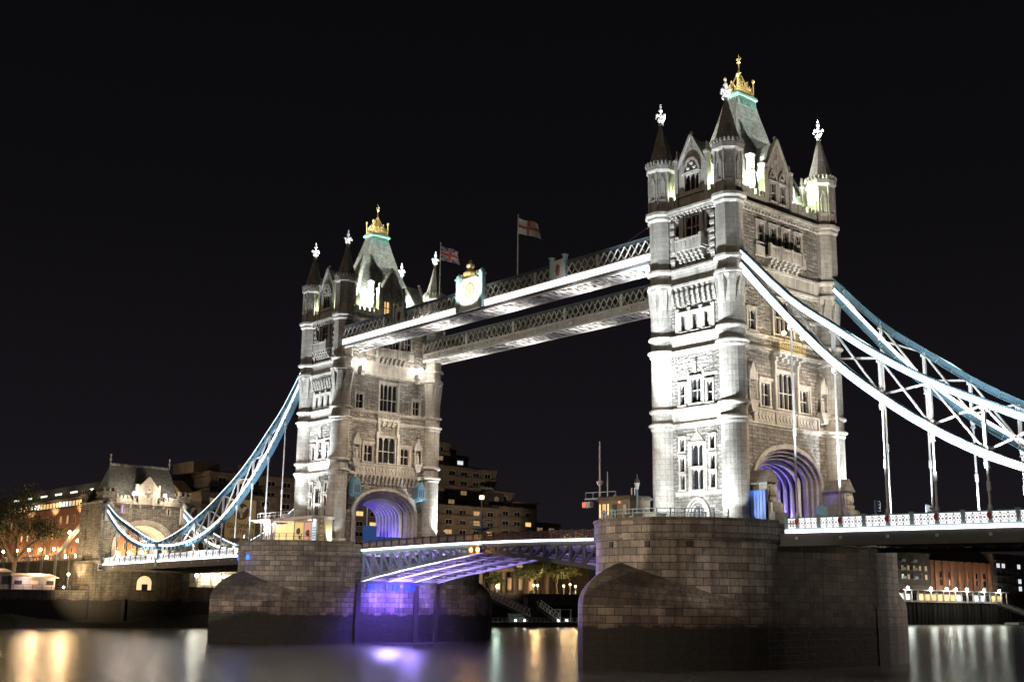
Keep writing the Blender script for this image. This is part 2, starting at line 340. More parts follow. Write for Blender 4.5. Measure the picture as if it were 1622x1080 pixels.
# ------------------------------------------------------------------ windows and walls
def arch_pts(a, b, z, h, n=5):
    """pointed arch from (a,z) up to the middle and down to (b,z)"""
    m = (a+b)/2; pts = []
    for i in range(n+1):
        t = i/n; pts.append((a+(m-a)*(1-math.cos(t*math.pi/2))**0.9, z+h*math.sin(t*math.pi/2)))
    return pts+[(a+b-x, zz) for x, zz in pts[-2::-1]]
def window(parent, f, u, z0, w, h, lights=2, transom=0.5, lit=None, sur=0.22, depth=0.42, head=True, mull=0.11, smat=None, label=None):
    a, b, z1 = u-w/2, u+w/2, z0+h
    m = MB(f); pr = -0.12
    m.box(a-sur, a+0.03, pr, 0.10, z0-0.02, z1+sur); m.box(b-0.03, b+sur, pr, 0.10, z0-0.02, z1+sur)
    m.box(a+0.032, b-0.032, pr+0.01, 0.10, z1-0.03, z1+sur-0.01)
    m.prism([(a-sur-0.06, z1+sur), (b+sur+0.06, z1+sur), (b+sur+0.06, z1+sur+0.12), (a-sur-0.06, z1+sur+0.12)], -0.26, 0.02)
    m.box(a-sur-0.08, b+sur+0.08, -0.24, 0.3, z0-0.22, z0-0.022)
    lw = w/lights
    for i in range(1, lights): m.box(a+i*lw-mull/2, a+i*lw+mull/2, 0.12, depth-0.06, z0, z1-0.001)
    if transom: m.box(a+0.031, b-0.031, 0.135, depth-0.08, z0+h*transom-0.06, z0+h*transom+0.06)
    if head:
        for i in range(lights):
            la, lb = a+i*lw+mull/2, a+(i+1)*lw-mull/2
            hh = min(0.75*(lb-la), h*0.4); ar = arch_pts(la, lb, z1-hh-0.02, hh); mid = len(ar)//2
            m.prism([(la-0.01, z1-0.03)]+[(la-0.01, ar[0][1])]+ar[:mid+1]+[(ar[mid][0], z1-0.03)], 0.145, 0.26)
            m.prism([(ar[mid][0], z1-0.03)]+ar[mid:]+[(lb+0.01, ar[-1][1]), (lb+0.01, z1-0.03)], 0.145, 0.26)
    o = m.build('window', smat or trim, parent, label=label)
    g = MB(f); g.face([(a-0.02, depth-0.03, z0-0.02), (b+0.02, depth-0.03, z0-0.02), (b+0.02, depth-0.03, z1+0.02), (a-0.02, depth-0.03, z1+0.02)])
    g.build('pane', lit or glass, o)
    return (a, b, z0, z1)

# ------------------------------------------------------------------ the bridge tower (outer road face looks along +x)
XW, YW = 5.35, 9.7; BX, BY, CRD = 5.25, 9.39, 1.55
BASE = 0.4
def make_tower():
    T = thing('bridge_tower', 'nearer and larger gothic stone bridge tower, road arch facing the chains at right', 'tower', (0, 0, BASE), 'stone towers of the bridge')
    # --- corner columns: round below, eight-sided above
    for sx_ in (-1, 1):
        for sy_ in (-1, 1):
            cx, cy = sx_*BX, sy_*BY
            c = MB()
            c.lathe(cx, cy, [(1.95, BASE), (1.95, 1.2), (1.75, 1.5), (1.75, 2.0), (1.55, 2.3), (1.55, 26.4)], 24, cap=False)
            # pointed facets where the round shaft turns eight-sided
            n = 16
            for i in range(n):
                a0, a1 = 2*math.pi*i/n+R(11.25), 2*math.pi*(i+1)/n+R(11.25)
                r0 = 1.55; P0 = (cx+r0*math.cos(a0), cy+r0*math.sin(a0)); P1 = (cx+r0*math.cos(a1), cy+r0*math.sin(a1))
                ro = 1.9 if i % 2 == 0 else 1.9; ri = 1.9
                Q0 = (cx+ro*math.cos(a0), cy+ro*math.sin(a0)); Q1 = (cx+ri*math.cos(a1), cy+ri*math.sin(a1))
                if i % 2 == 0:
                    am = (a0+a1)/2; M0 = (cx+1.42*math.cos(am), cy+1.42*math.sin(am), 29.1)
                    c.face([(P0[0], P0[1], 26.4), (P1[0], P1[1], 26.4), (Q1[0], Q1[1], 29.9), M0]); c.face([(P0[0], P0[1], 26.4), M0, (Q0[0], Q0[1], 29.9)]); c.face([M0, (Q1[0], Q1[1], 29.9), (Q0[0], Q0[1], 29.9)])
                else:
                    c.face([(P0[0], P0[1], 26.4), (P1[0], P1[1], 26.4), (Q1[0], Q1[1], 29.9), (Q0[0], Q0[1], 29.9)])
            c.lathe(cx, cy, [(1.62, 30.6), (1.62, 31.9)], 8, R(22.5), cap=False)
            c.lathe(cx, cy, [(1.68, 32.3), (1.68, 38.6)], 8, R(22.5), cap=False)
            col = c.build('corner_column', ashlar, T)
            for z, s in ((13.2, 0), (14.95, 1), (22.0, 0), (23.8, 1)):
                k = MB()
                if s == 0: k.lathe(cx, cy, [(1.57, z-0.6), (1.72, z-0.35), (1.72, z-0.1), (1.98, z+0.05), (1.98, z+0.22), (1.68, z+0.4), (1.57, z+0.42)], 24)
                else: k.lathe(cx, cy, [(1.57, z-0.3), (1.88, z-0.05), (1.88, z+0.14), (1.57, z+0.42)], 24)
                k.build('column_moulding', trim, col)
            for z in (30.15, 32.0): k = MB(); k.lathe(cx, cy, [(1.7, z-0.3), (2.06, z-0.05), (2.06, z+0.25), (1.7, z+0.5)], 8, R(22.5)); k.build('column_moulding', trim, col)
            k = MB(); k.lathe(cx, cy, [(1.7, 38.5), (1.95, 38.8), (1.95, 39.1), (2.2, 39.35), (2.2, 39.7), (1.75, 39.95)], 8, R(22.5))
            k.build('column_moulding', trim, col)
            # turret
            t = MB(); t.lathe(cx, cy, [(1.66, 39.9), (1.66, 45.2)], 8, R(22.5))
            for i in range(8):   # sunk panels suggested by ribs at the arrises and a hood over each face
                a = 2*math.pi*i/8+R(22.5); t.bar((cx+1.66*math.cos(a), cy+1.66*math.sin(a), 40), (cx+1.66*math.cos(a), cy+1.66*math.sin(a), 45.1), 0.22)
                am = a+R(22.5); rr = 1.58
                ff = lambda du, z: (cx+rr*math.cos(am)-math.sin(am)*du, cy+rr*math.sin(am)+math.cos(am)*du, z)
                t.bar(ff(-0.32, 41.3), ff(-0.32, 43.4), 0.12); t.bar(ff(0.32, 41.3), ff(0.32, 43.4), 0.12); t.bar(ff(-0.36, 43.3), ff(0, 44.4), 0.14); t.bar(ff(0.36, 43.3), ff(0, 44.4), 0.14); t.bar(ff(-0.4, 41.3), ff(0.4, 41.3), 0.16)
            t.lathe(cx, cy, [(1.7, 45.0), (2.0, 45.3), (2.0, 45.9), (1.85, 46.2)], 8, R(22.5))
            for i in range(24):
                a = 2*math.pi*i/24; t.bar((cx+1.9*math.cos(a), cy+1.9*math.sin(a), 46.0), (cx+1.9*math.cos(a), cy+1.9*math.sin(a), 46.4), 0.22)
            tu = t.build('turret', ashlar, T)
            s = MB(); s.lathe(cx, cy, [(1.72, 46.15), (1.12, 48.2), (0.6, 50.2), (0.24, 51.7)], 8, R(22.5)); s.build('spire', lead, tu)
            q = MB(); q.lathe(cx, cy, [(0.2, 51.6), (0.34, 51.8), (0.16, 52.0), (0.14, 53.7), (0.1, 54.6)], 8)
            for z, l in ((52.95, 0.62), (52.35, 0.3)):
                q.bar((cx-l, cy, z), (cx+l, cy, z), 0.22); q.bar((cx, cy-l, z+0.003), (cx, cy+l, z+0.003), 0.22)
                for dx, dy in ((l, 0), (-l, 0), (0, l), (0, -l)): q.ball((cx+dx, cy+dy, z), 0.24, 6, 4)
            q.ball((cx, cy, 53.75), 0.3, 6, 4); q.ball((cx, cy, 54.3), 0.16, 6, 4); q.build('finial', trim, tu)
    # --- the four walls
    for th in (0, 180):
        f = face_at(th, YW); H = []
        H.append(window(T, f, 0, 5.5, 1.75, 2.3, 2, 0, head=True)); H.append(window(T, f, 0, 8.2, 1.75, 2.5, 2, 0))
        for u in (-2.28, 2.28):
            H.append(window(T, f, u, 5.6, 0.72, 1.6, 1, 0)); H.append(window(T, f, u, 7.7, 0.72, 1.6, 1, 0)); H.append(window(T, f, u, 10.05, 0.72, 1.45, 1, 0))
        H += [window(T, f, 0, 15.6, 1.5, 2.9, 2, 0.52), window(T, f, -2.1, 15.5, 0.8, 2.4, 1, 0.5), window(T, f, 2.1, 15.5, 0.8, 2.4, 1, 0.5)]
        for u in (-1.75, 0.05, 1.85): H.append(window(T, f, u, 24.35, 0.72, 2.0, 2, 0, mull=0.08, sur=0.3))
        H += [window(T, f, 0, 35.9, 2.1, 2.5, 3, 0.5, depth=0.8), window(T, f, -2.45, 36.3, 0.6, 1.9, 1, 0), window(T, f, 2.45, 36.3, 0.6, 1.9, 1, 0)]
        Hd = (-1.1, 1.1, BASE, 3.6)
        wl = MB(f); wl.wall(-4.2, 4.2, BASE, 39.0, H+[Hd], reveal=0.9); wl.build('river_side_wall', rubble, T)
        # dressed stone: bands, blocks round the windows, corbels
        d = MB(f)
        for z, h in ((13.05, 0.45), (14.9, 0.35), (21.85, 0.45), (23.7, 0.35), (29.95, 0.5), (31.9, 0.5)):
            d.box(-4.3, 4.3, -0.18, 0.1, z-0.3, z-0.05); d.box(-4.3, 4.3, -0.42, 0.1, z-0.05, z+h*0.5); d.prism([(-4.3, z+h*0.5), (4.3, z+h*0.5), (4.3, z+h), (-4.3, z+h)], -0.2, 0.1)
        for a, b in ((13.3, 14.6), (22.1, 23.4), (30.3, 31.6)): d.box(-4.3, 4.3, -0.08, 0.1, a, b)
        d.box(-3.4, 3.4, -0.06, 0.1, 4.85, 5.28); d.box(-3.3, 3.3, -0.09, 0.1, 18.65, 19.0)
        for u in (-1.25, 1.25): d.box(u-0.12, u+0.12, -0.1, 0.1, 5.3, 11.0)
        d.prism([(-1.1, 11.05), (1.1, 11.05), (0, 12.3)], -0.1, 0.1); d.box(-0.1, 0.1, -0.22, 0.1, 12.2, 12.9)
        for u in (-1.1, 1.1): d.box(u-0.14, u+0.14, -0.14, 0.1, 15.3, 19.4)
        d.box(-0.16, 0.16, -0.3, 0.1, 19.2, 20.3); d.ball((0, -0.2, 20.5), 0.22, 6, 4); d.ball((0, -0.15, 13.0), 0.2, 6, 4)
        for i in range(9):     # dentils
            u = -3.2+i*0.8
            for z, k in ((28.85, 0.5), (28.3, 0.36), (27.8, 0.22)): d.box(u-0.2, u+0.2, -k, 0.08, z-0.24, z+0.22)
        for u in (-2.65, -0.85, 0.95, 2.75): d.box(u-0.3, u+0.3, -0.16, 0.1, 23.9, 27.2)
        # side panels of the top storey
        for u in (-3.1, 3.1): d.box(u-0.28, u+0.28, -0.22, 0.1, 32.4, 38.4)
        for u in (-1.5, 1.5): d.box(u-0.22, u+0.22, -0.42, 0.1, 35.4, 38.6)
        for z in (33.1, 34.0, 34.9, 35.8, 36.7, 37.6):
            for u in (-3.1, 3.1): d.box(u-0.36, u+0.36, -0.34, 0.05, z, z+0.42)
        d.build('dressed_stone', trim, T)
        bc = MB(f); bc.box(-2.1, 2.1, -1.25, 0.1, 33.95, 34.25); bc.box(-2.1, 2.1, -1.25, -1.02, 34.26, 35.2); bc.box(-2.22, 2.22, -1.34, -0.95, 35.2, 35.45)
        for u in (-2.1, 2.1): bc.box(u-0.13, u+0.13, -1.02, 0.1, 34.26, 35.2); bc.box(u-0.2, u+0.2, -1.38, -0.98, 33.9, 35.7)
        for i in range(6):
            u = -1.75+i*0.7
            for z, k in ((33.7, 1.2), (33.3, 0.85), (32.95, 0.5)): bc.box(u-0.17, u+0.17, -k, 0.1, z-0.2, z+0.2)
            bc.box(u-0.2, u+0.2, -1.29, -1.25, 34.4, 35.05)
        bc.build('balcony', trim, T)
        dr = MB(f); ap = [(-1.85, BASE), (-1.85, 3.2)]+arch_pts(-1.85, 1.85, 2.6, 2.1, 6)[1:-1]+[(1.85, 3.2), (1.85, BASE)]
        for k, (sc_, y0) in enumerate(((1.0, -0.3), (0.85, -0.12), (0.72, 0.05))):
            o_ = arch_pts(-1.85*sc_, 1.85*sc_, 2.3, 2.3*sc_, 7); i_ = arch_pts(-1.85*sc_+0.25, 1.85*sc_-0.25, 2.3, 2.3*sc_-0.25, 7)
            for j in range(len(o_)-1):
                dr.prism([o_[j], o_[j+1], i_[j+1], i_[j]], y0, 0.3)
            for s_ in (-1, 1): dr.box(s_*1.85*sc_, s_*(1.85*sc_-0.25), y0, 0.3, BASE, 2.3)
        for u in (-0.55, 0, 0.55): dr.box(u-0.04, u+0.04, 0.32, 0.42, 2.1, 3.9)
        dr.box(-1.1, 1.1, 0.32, 0.42, 2.0, 2.15)
        o = dr.build('doorway', trim, T)
        g = MB(f); g.box(-1.3, 1.3, 0.45, 0.5, BASE, 4.3); g.build('door', darksteel, o)
        # parapet gable
        G = window(T, f, 0, 41.7, 2.3, 2.2, 3, 0, sur=0.15, mull=0.14)
        gw = MB(f); gw.wall(-2.1, 2.1, 39.8, 44.9, [G], y=-0.05)
        gw.face([(-2.1, -0.05, 44.9), (2.1, -0.05, 44.9), (0, -0.05, 48.6)]); gw.face([(2.1, 0.6, 44.9), (-2.1, 0.6, 44.9), (0, 0.6, 48.6)])
        for s_ in (-1, 1): gw.face([(s_*2.1, -0.05, 39.8), (s_*2.1, 4.4, 39.8), (s_*2.1, 4.4, 44.9), (s_*2.1, -0.05, 44.9)])
        ga = gw.build('gable', ashlar, T)
        go = MB(f)
        for s_ in (-1, 1):
            go.box(s_*2.1, s_*2.6, -0.25, 0.5, 39.8, 45.9); go.box(s_*2.02, s_*2.68, -0.33, 0.58, 45.9, 46.2); go.prism([(s_*2.1, 46.2), (s_*2.6, 46.2), (s_*2.35, 47.4)], -0.1, 0.4)
            go.bar((s_*2.25, -0.1, 44.9), (0, -0.1, 48.85), 0.4, 0.3, up=(0, 0, 1))
        ar = arch_pts(-1.45, 1.45, 43.9, 2.0, 7); ai = arch_pts(-1.15, 1.15, 43.9, 1.65, 7)
        for j in range(len(ar)-1): go.prism([ar[j], ar[j+1], ai[j+1], ai[j]], -0.3, -0.052)
        for u in (-0.5, 0.5): go.ball((u, -0.1, 44.6), 0.32, 8, 4)
        go.ball((0, -0.1, 45.2), 0.3, 8, 4); go.ball((0, 0.1, 49.1), 0.25, 6, 4); go.box(-2.15, 2.15, -0.3, -0.052, 41.15, 41.45)
        for z in (46.2, 46.9, 47.5): go.box(-0.12, 0.12, -0.16, -0.05, z, z+0.4)
        go.build('gable_trim', trim, ga)
        rg = MB(f); rg.face([(-2.2, 0.3, 44.8), (0, 0.3, 48.55), (0, 6.4, 48.55), (-2.2, 4.6, 44.8)]); rg.face([(0, 0.3, 48.55), (2.2, 0.3, 44.8), (2.2, 4.6, 44.8), (0, 6.4, 48.55)]); rg.build('gable_roof', slate, ga)
        cr_ = MB(f); cr_.box(-3.7, 3.7, -0.35, 0.3, 38.7, 39.0); cr_.box(-3.7, 3.7, -0.65, 0.3, 39.0, 39.3); cr_.box(-3.7, 3.7, -0.85, 0.3, 39.3, 39.6); cr_.box(-3.7, 3.7, -0.5, 0.3, 39.6, 39.85)
        for i in range(12): u = -3.5+i*0.64; cr_.box(u-0.12, u+0.12, -0.62, -0.3, 38.62, 38.999)
        cr_.build('cornice', trim, T)
        for s_ in (-1, 1): pp = MB(f); pp.box(s_*2.62, s_*3.9, -0.3, 0.05, 39.85, 41.0); pp.box(s_*3.0, s_*3.45, -0.3, 0.05, 41.0, 41.6); pp.build('battlement', ashlar, T)
    for th in (90, -90):
        outer = th == 90; f = face_at(th, XW); H = []
        litc = warmlit if not outer else None
        # second storey
        H.append(window(T, f, 0, 15.3, 3.5, 4.3, 4 if outer else 3, 0.45))
        for u in (-3.75, 3.75): H.append(window(T, f, u, 15.3, 1.7, 2.7, 2, 0.5))
        # third storey
        if outer: H.append(window(T, f, -0.2, 24.3, 3.3, 4.3, 4, 0.5))
        else: H.append(window(T, f, 0, 24.1, 3.6, 4.6, 4, 0.42, sur=0.35))
        for u in (-5.9, 5.9): H.append(window(T, f, u, 24.1, 1.4, 2.4, 2, 0.5, sur=0.3))
        for u in (-3.75, -1.25, 1.25, 3.75): H.append(window(T, f, u, 35.2, 1.3, 2.4, 2, 0.5, sur=0.25))
        # wall above the arch
        wl = MB(f); wl.wall(-8.0, 8.0, 13.0, 39.0, H, reveal=0.8)
        # the wall around the road arch
        RX, RZ, SP = 6.35, 4.0, 6.7; n = 28
        wl.wall(-8.0, -RX, BASE, 13.0); wl.wall(RX, 8.0, BASE, 13.0)
        arc = lambda rx, rz: [(-rx*math.cos(math.pi*i/n), SP+rz*math.sin(math.pi*i/n)) for i in range(n+1)]
        A = arc(RX, RZ)
        for i in range(n): wl.face([(A[i][0], 0, A[i][1]), (A[i+1][0], 0, A[i+1][1]), (A[i+1][0], 0, 13.0), (A[i][0], 0, 13.0)])
        wl.build('road_side_wall', rubble, T)
        am = MB(f); rx, rz, y = RX+0.35, RZ+0.35, -0.3
        steps = [(RX+0.35, RZ+0.35, -0.32), (RX-0.12, RZ-0.12, 0.12), (RX-0.55, RZ-0.5, 0.55), (RX-0.95, RZ-0.85, 1.0), (RX-1.35, RZ-1.2, 1.5)]
        for k in range(len(steps)-1):
            (r1, q1, y1), (r2, q2, y2) = steps[k], steps[k+1]
            A, B = arc(r1, q1), arc(r2, q2)
            A = [(A[0][0], BASE)]+A+[(A[-1][0], BASE)]; B = [(B[0][0], BASE)]+B+[(B[-1][0], BASE)]
            for i in range(len(A)-1):
                am.face([(A[i][0], y1, A[i][1]), (A[i+1][0], y1, A[i+1][1]), (B[i+1][0], y1, B[i+1][1]), (B[i][0], y1, B[i][1])])
                am.face([(B[i][0], y1, B[i][1]), (B[i+1][0], y1, B[i+1][1]), (B[i+1][0], y2, B[i+1][1]), (B[i][0], y2, B[i][1])])
            # roll moulding on each arris
            for i in range(1, len(B)-2): am.tube((B[i][0], y1, B[i][1]), (B[i+1][0], y1, B[i+1][1]), 0.09, n=5)
        A = arc(RX+0.35, RZ+0.35)
        for i in range(n): am.face([(A[i][0], -0.32, A[i][1]), (A[i][0], 0.02, A[i][1]), (A[i+1][0], 0.02, A[i+1][1]), (A[i+1][0], -0.32, A[i+1][1])])
        am.build('road_arch', trim, T)
        d = MB(f)
        for z, h in ((13.05, 0.45), (14.7, 0.3), (22.0, 0.4), (23.6, 0.3), (29.95, 0.5), (31.9, 0.5)):
            d.box(-8.1, 8.1, -0.14, 0.1, z-0.28, z-0.05); d.box(-8.1, 8.1, -0.36, 0.1, z-0.05, z+h*0.5); d.box(-8.1, 8.1, -0.16, 0.1, z+h*0.5, z+h)
        d.box(-8.05, 8.05, -0.1, 0.1, 30.3, 31.6)
        d.box(-6.2, 6.2, -0.22, 0.1, 13.35, 14.65)        # carved panels under the windows
        for i in range(3):
            for k in range(5):
                u = -4.0+i*4.0+(k-2)*0.62; d.prism([(u-0.26, 14.05), (u, 13.6), (u+0.26, 14.05), (u, 14.5)], -0.32, -0.22)
        for u in (-6.2, -2.1, 2.1, 6.2): d.box(u-0.16, u+0.16, -0.4, 0.1, 13.3, 14.7)
        for u in (-2.15, 2.15): d.box(u-0.2, u+0.2, -0.5, 0.1, 15.0, 20.4)
        for u in (-4.9, 4.9): d.box(u-0.14, u+0.14, -0.25, 0.1, 15.0, 18.5)
        for u in (-3.75, 3.75): d.box(u-1.3, u+1.3, -0.3, 0.1, 18.35, 18.6)
        for u in (-2.0, 2.0): d.box(u-0.16, u+0.16, -0.3, 0.1, 23.9, 29.3)
        # quoins beside the corner columns
        for i in range(13):
            for s_ in (-1, 1): d.box(s_*7.2, s_*(7.95), -0.07, 0.05, 15.3+i*0.5, 15.3+i*0.5+(0.26))
        if not outer:
            for i in range(17):
                u = -6.4+i*0.8
                for z, k in ((12.75, 0.6), (12.25, 0.42), (11.8, 0.24)): d.box(u-0.2, u+0.2, -k, 0.1, z-0.22, z+0.2)
        d.build('dressed_stone', trim, T)
        # balcony at the third storey
        bc = MB(f); w2 = 2.55 if outer else 2.3; oz = 21.6 if outer else 22.3; pj = 1.5 if outer else 0.6
        bc.box(-w2, w2, -pj, 0.1, oz, oz+0.3)
        for i in range(5): u = -w2+0.35+i*(2*w2-0.7)/4; bc.box(u-0.2, u+0.2, -pj*0.85, 0.1, oz-0.4, oz); bc.box(u-0.2, u+0.2, -pj*0.5, 0.1, oz-0.85, oz-0.4)
        for s_ in (-1, 1):
            bc.prism([(s_*w2, oz), (s_*(w2-0.5), oz), (s_*(w2-0.6), oz-2.6), (s_*(w2-0.35), oz-2.6)], -0.55, 0.1)
        bal = bc.build('balcony', trim, T)
        rl = MB(f); z0 = oz+0.3; rl.box(-w2, w2, -pj, -pj+0.12, z0+1.0, z0+1.15); rl.box(-w2, w2, -pj, -pj+0.12, z0, z0+0.12)
        nb = 14
        for i in range(nb+1): u = -w2+0.06+i*(2*w2-0.12)/nb; rl.box(u-0.05, u+0.05, -pj+0.02, -pj+0.1, z0+0.12, z0+1.0)
        for i in range(nb): u = -w2+0.06+i*(2*w2-0.12)/nb; v = u+(2*w2-0.12)/nb; rl.bar((u, -pj+0.05, z0+0.2), (v, -pj+0.05, z0+0.9), 0.06, up=(0, 1, 0)) if i % 2 else rl.bar((v, -pj+0.07, z0+0.2), (u, -pj+0.07, z0+0.9), 0.06, up=(0, 1, 0))
        rl.build('railing', gold if outer else trim, bal)
        # canopied niches
        for u in ((-6.9, 6.9) if outer else (-6.3, 6.3)):
            q = MB(f); sc_ = 1 if outer else 0.75
            q.prism([(u-0.75, 15.3), (u+0.75, 15.3), (u+0.35, 14.2), (u-0.35, 14.2)], -0.9*sc_, 0.1); q.box(u-0.85, u+0.85, -1.0*sc_, 0.1, 15.3, 15.55)
            for s_ in (-1, 1): q.tube((u+s_*0.62, -0.75*sc_, 15.55), (u+s_*0.62, -0.75*sc_, 17.9), 0.1); q.prism([(u+s_*0.62-0.13, 18.2), (u+s_*0.62+0.13, 18.2), (u+s_*0.62, 19.6)], -0.88*sc_, -0.6*sc_)
            q.box(u-0.8, u+0.8, -0.9*sc_, 0.1, 17.9, 18.2); q.prism([(u-0.8, 18.2), (u+0.8, 18.2), (u, 20.1)], -0.85*sc_, 0.1); q.ball((u, -0.5*sc_, 20.3), 0.18, 6, 4)
            q.lathe(u, -0.45*sc_, [(0.3, 15.55), (0.34, 16.3), (0.24, 16.9), (0.1, 17.1)], 8); q.ball((u, -0.45*sc_, 17.3), 0.2, 8, 5)
            q.build('canopied_niche', trim, T)
        # top storey balcony with corbels
        bc = MB(f); bc.box(-3.2, 3.2, -1.1, 0.1, 33.3, 33.6); bc.box(-3.2, 3.2, -1.1, -0.9, 33.6, 34.6); bc.box(-3.3, 3.3, -1.2, -0.85, 34.6, 34.8)
        for u in (-3.2, -1.07, 1.07, 3.2): bc.box(u-0.17, u+0.17, -1.22, -0.86, 33.25, 35.0)
        for u in (-2.13, 0, 2.13):
            for k in (-0.55, 0, 0.55): bc.prism([(u+k-0.22, 34.1), (u+k, 33.75), (u+k+0.22, 34.1), (u+k, 34.45)], -1.18, -1.1)
        for i in range(7):
            u = -2.7+i*0.9
            for z, k in ((33.1, 1.05), (32.7, 0.8), (32.35, 0.5)): bc.box(u-0.2, u+0.2, -k, 0.1, z-0.2, z+0.2)
        for s_ in (-1, 1): bc.box(s_*3.2, s_*5.0, -0.3, 0.1, 33.4, 34.7)
        bc.build('balcony', trim, T)
        # gable with two windows
        G1 = window(T, f, -0.95, 41.0, 1.25, 2.4, 2, 0.5, sur=0.15, lit=None if outer else warmlit); G2 = window(T, f, 0.95, 41.0, 1.25, 2.4, 2, 0.5, sur=0.15, lit=None if outer else dimlit)
        gw = MB(f); gw.wall(-2.3, 2.3, 39.8, 44.8, [G1, G2], y=-0.05)
        gw.face([(-2.3, -0.05, 44.8), (2.3, -0.05, 44.8), (0, -0.05, 49.0)]); gw.face([(2.3, 0.6, 44.8), (-2.3, 0.6, 44.8), (0, 0.6, 49.0)])
        for s_ in (-1, 1): gw.face([(s_*2.3, -0.05, 39.8), (s_*2.3, 2.6, 39.8), (s_*2.3, 2.6, 44.8), (s_*2.3, -0.05, 44.8)])
        ga = gw.build('gable', ashlar, T)
        go = MB(f)
        for s_ in (-1, 1):
            go.box(s_*2.3, s_*2.85, -0.3, 0.5, 39.8, 45.2); go.box(s_*2.22, s_*2.93, -0.38, 0.58, 45.2, 45.5); go.prism([(s_*2.3, 45.5), (s_*2.85, 45.5), (s_*2.58, 46.5)], -0.1, 0.4)
            go.bar((s_*2.45, -0.1, 44.8), (0, -0.1, 49.25), 0.4, 0.3)
            u = s_*0.95; ar = arch_pts(u-0.85, u+0.85, 43.6, 1.5, 6); ai = arch_pts(u-0.62, u+0.62, 43.6, 1.2, 6)
            for j in range(len(ar)-1): go.prism([ar[j], ar[j+1], ai[j+1], ai[j]], -0.24, -0.052)
            go.ball((u, -0.1, 44.2), 0.28, 8, 4)
        for u, z in ((0, 45.5), (-0.55, 46.2), (0.55, 46.2), (0, 46.8), (0, 47.7), (-1.1, 45.4), (1.1, 45.4)): go.box(u-0.13, u+0.13, -0.17, -0.05, z-0.25, z+0.25)
        go.ball((0, 0.1, 49.5), 0.25, 6, 4); go.build('gable_trim', trim, ga)
        rg = MB(f); rg.face([(-2.4, 0.3, 44.7), (0, 0.3, 48.95), (0, 4.4, 48.95), (-2.4, 2.6, 44.7)]); rg.face([(0, 0.3, 48.95), (2.4, 0.3, 44.7), (2.4, 2.6, 44.7), (0, 4.4, 48.95)]); rg.build('gable_roof', slate, ga)
        ch = MB(f); ch.box(-3.9, -3.2, 0.9, 1.6, 40.2, 46.5); ch.box(-4.0, -3.1, 0.8, 1.7, 46.5, 46.8); ch.box(-3.95, -3.15, 0.85, 1.65, 44.4, 44.65); ch.build('chimney', trim, T)
        cr_ = MB(f); cr_.box(-7.8, 7.8, -0.35, 0.3, 38.7, 39.0); cr_.box(-7.8, 7.8, -0.6, 0.3, 39.0, 39.3); cr_.box(-7.8, 7.8, -0.8, 0.3, 39.3, 39.6); cr_.box(-7.8, 7.8, -0.5, 0.3, 39.6, 39.85)
        for i in range(24): u = -7.4+i*0.64; cr_.box(u-0.12, u+0.12, -0.58, -0.3, 38.62, 38.999)
        cr_.build('cornice', trim, T)
        for s_ in (-1, 1):
            pp = MB(f); pp.box(s_*2.87, s_*7.9, -0.3, 0.05, 39.85, 41.0)
            for i in range(5): u = s_*(3.3+i*0.95); pp.box(u-0.28, u+0.28, -0.3, 0.05, 41.0, 41.7)
            pp.build('battlement', ashlar, T)
    # --- road tunnel with steel ribs
    RX, RZ, SP, n = 5.0, 2.8, 6.7, 28
    A = [(-RX, BASE)]+[(-RX*math.cos(math.pi*i/n), SP+RZ*math.sin(math.pi*i/n)) for i in range(n+1)]+[(RX, BASE)]
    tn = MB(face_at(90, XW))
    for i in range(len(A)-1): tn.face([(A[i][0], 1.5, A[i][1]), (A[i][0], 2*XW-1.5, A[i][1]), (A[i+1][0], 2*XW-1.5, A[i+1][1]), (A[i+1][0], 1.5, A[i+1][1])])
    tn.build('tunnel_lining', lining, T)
    for k in range(8):
        y = 1.9+k*(2*XW-3.8)/7; rb = MB(face_at(90, XW)); q = 0.55
        B = [(x*(1-q/RX*0.99), BASE+(z-BASE)*(1-q/9.2)) for x, z in A]; A2 = [(x*0.995, z-0.01) for x, z in A]
        for i in range(len(A)-1):
            a, b_2, c2, d2 = A2[i], A2[i+1], B[i+1], B[i]
            for yy, rev in ((y-0.13, False), (y+0.13, True)):
                rb.face([(a[0], yy, a[1]), (b_2[0], yy, b_2[1]), (c2[0], yy, c2[1]), (d2[0], yy, d2[1])])
            rb.face([(d2[0], y-0.13, d2[1]), (c2[0], y-0.13, c2[1]), (c2[0], y+0.13, c2[1]), (d2[0], y+0.13, d2[1])])
        rb.build('tunnel_rib', white, T)
    # --- roof
    rings = [(40.6, 4.75, 8.1), (43.8, 3.95, 6.3), (47.0, 3.0, 4.95), (50.5, 1.95, 3.6), (53.5, 1.4, 2.6), (56.1, 1.02, 1.75)]
    rf = MB()
    for (z0, a0, b0), (z1, a1, b1) in zip(rings, rings[1:]):
        P0 = [(-a0, -b0), (a0, -b0), (a0, b0), (-a0, b0)]; P1 = [(-a1, -b1), (a1, -b1), (a1, b1), (-a1, b1)]
        for i in range(4):
            j = (i+1) % 4; rf.face([(*P0[i], z0), (*P0[j], z0), (*P1[j], z1), (*P1[i], z1)])
    roof = rf.build('roof', slate, T)
    fl = MB(); fl.box(-4.9, 4.9, -9.3, 9.3, 39.9, 40.3); fl.build('roof_gutter', roofdark, roof)
    cp = MB(); cp.box(-1.12, 1.12, -1.85, 1.85, 56.0, 56.25); cp.box(-1.32, 1.32, -2.05, 2.05, 56.25, 56.55); cp.box(-1.2, 1.2, -1.95, 1.95, 56.55, 56.75)
    for i in range(12):
        for s_ in (-1, 1): y = -1.7+i*3.4/11; cp.bar((s_*1.2, y, 55.0), (s_*1.14, y, 55.9), 0.12)
    cp.build('roof_coping', copper, roof)
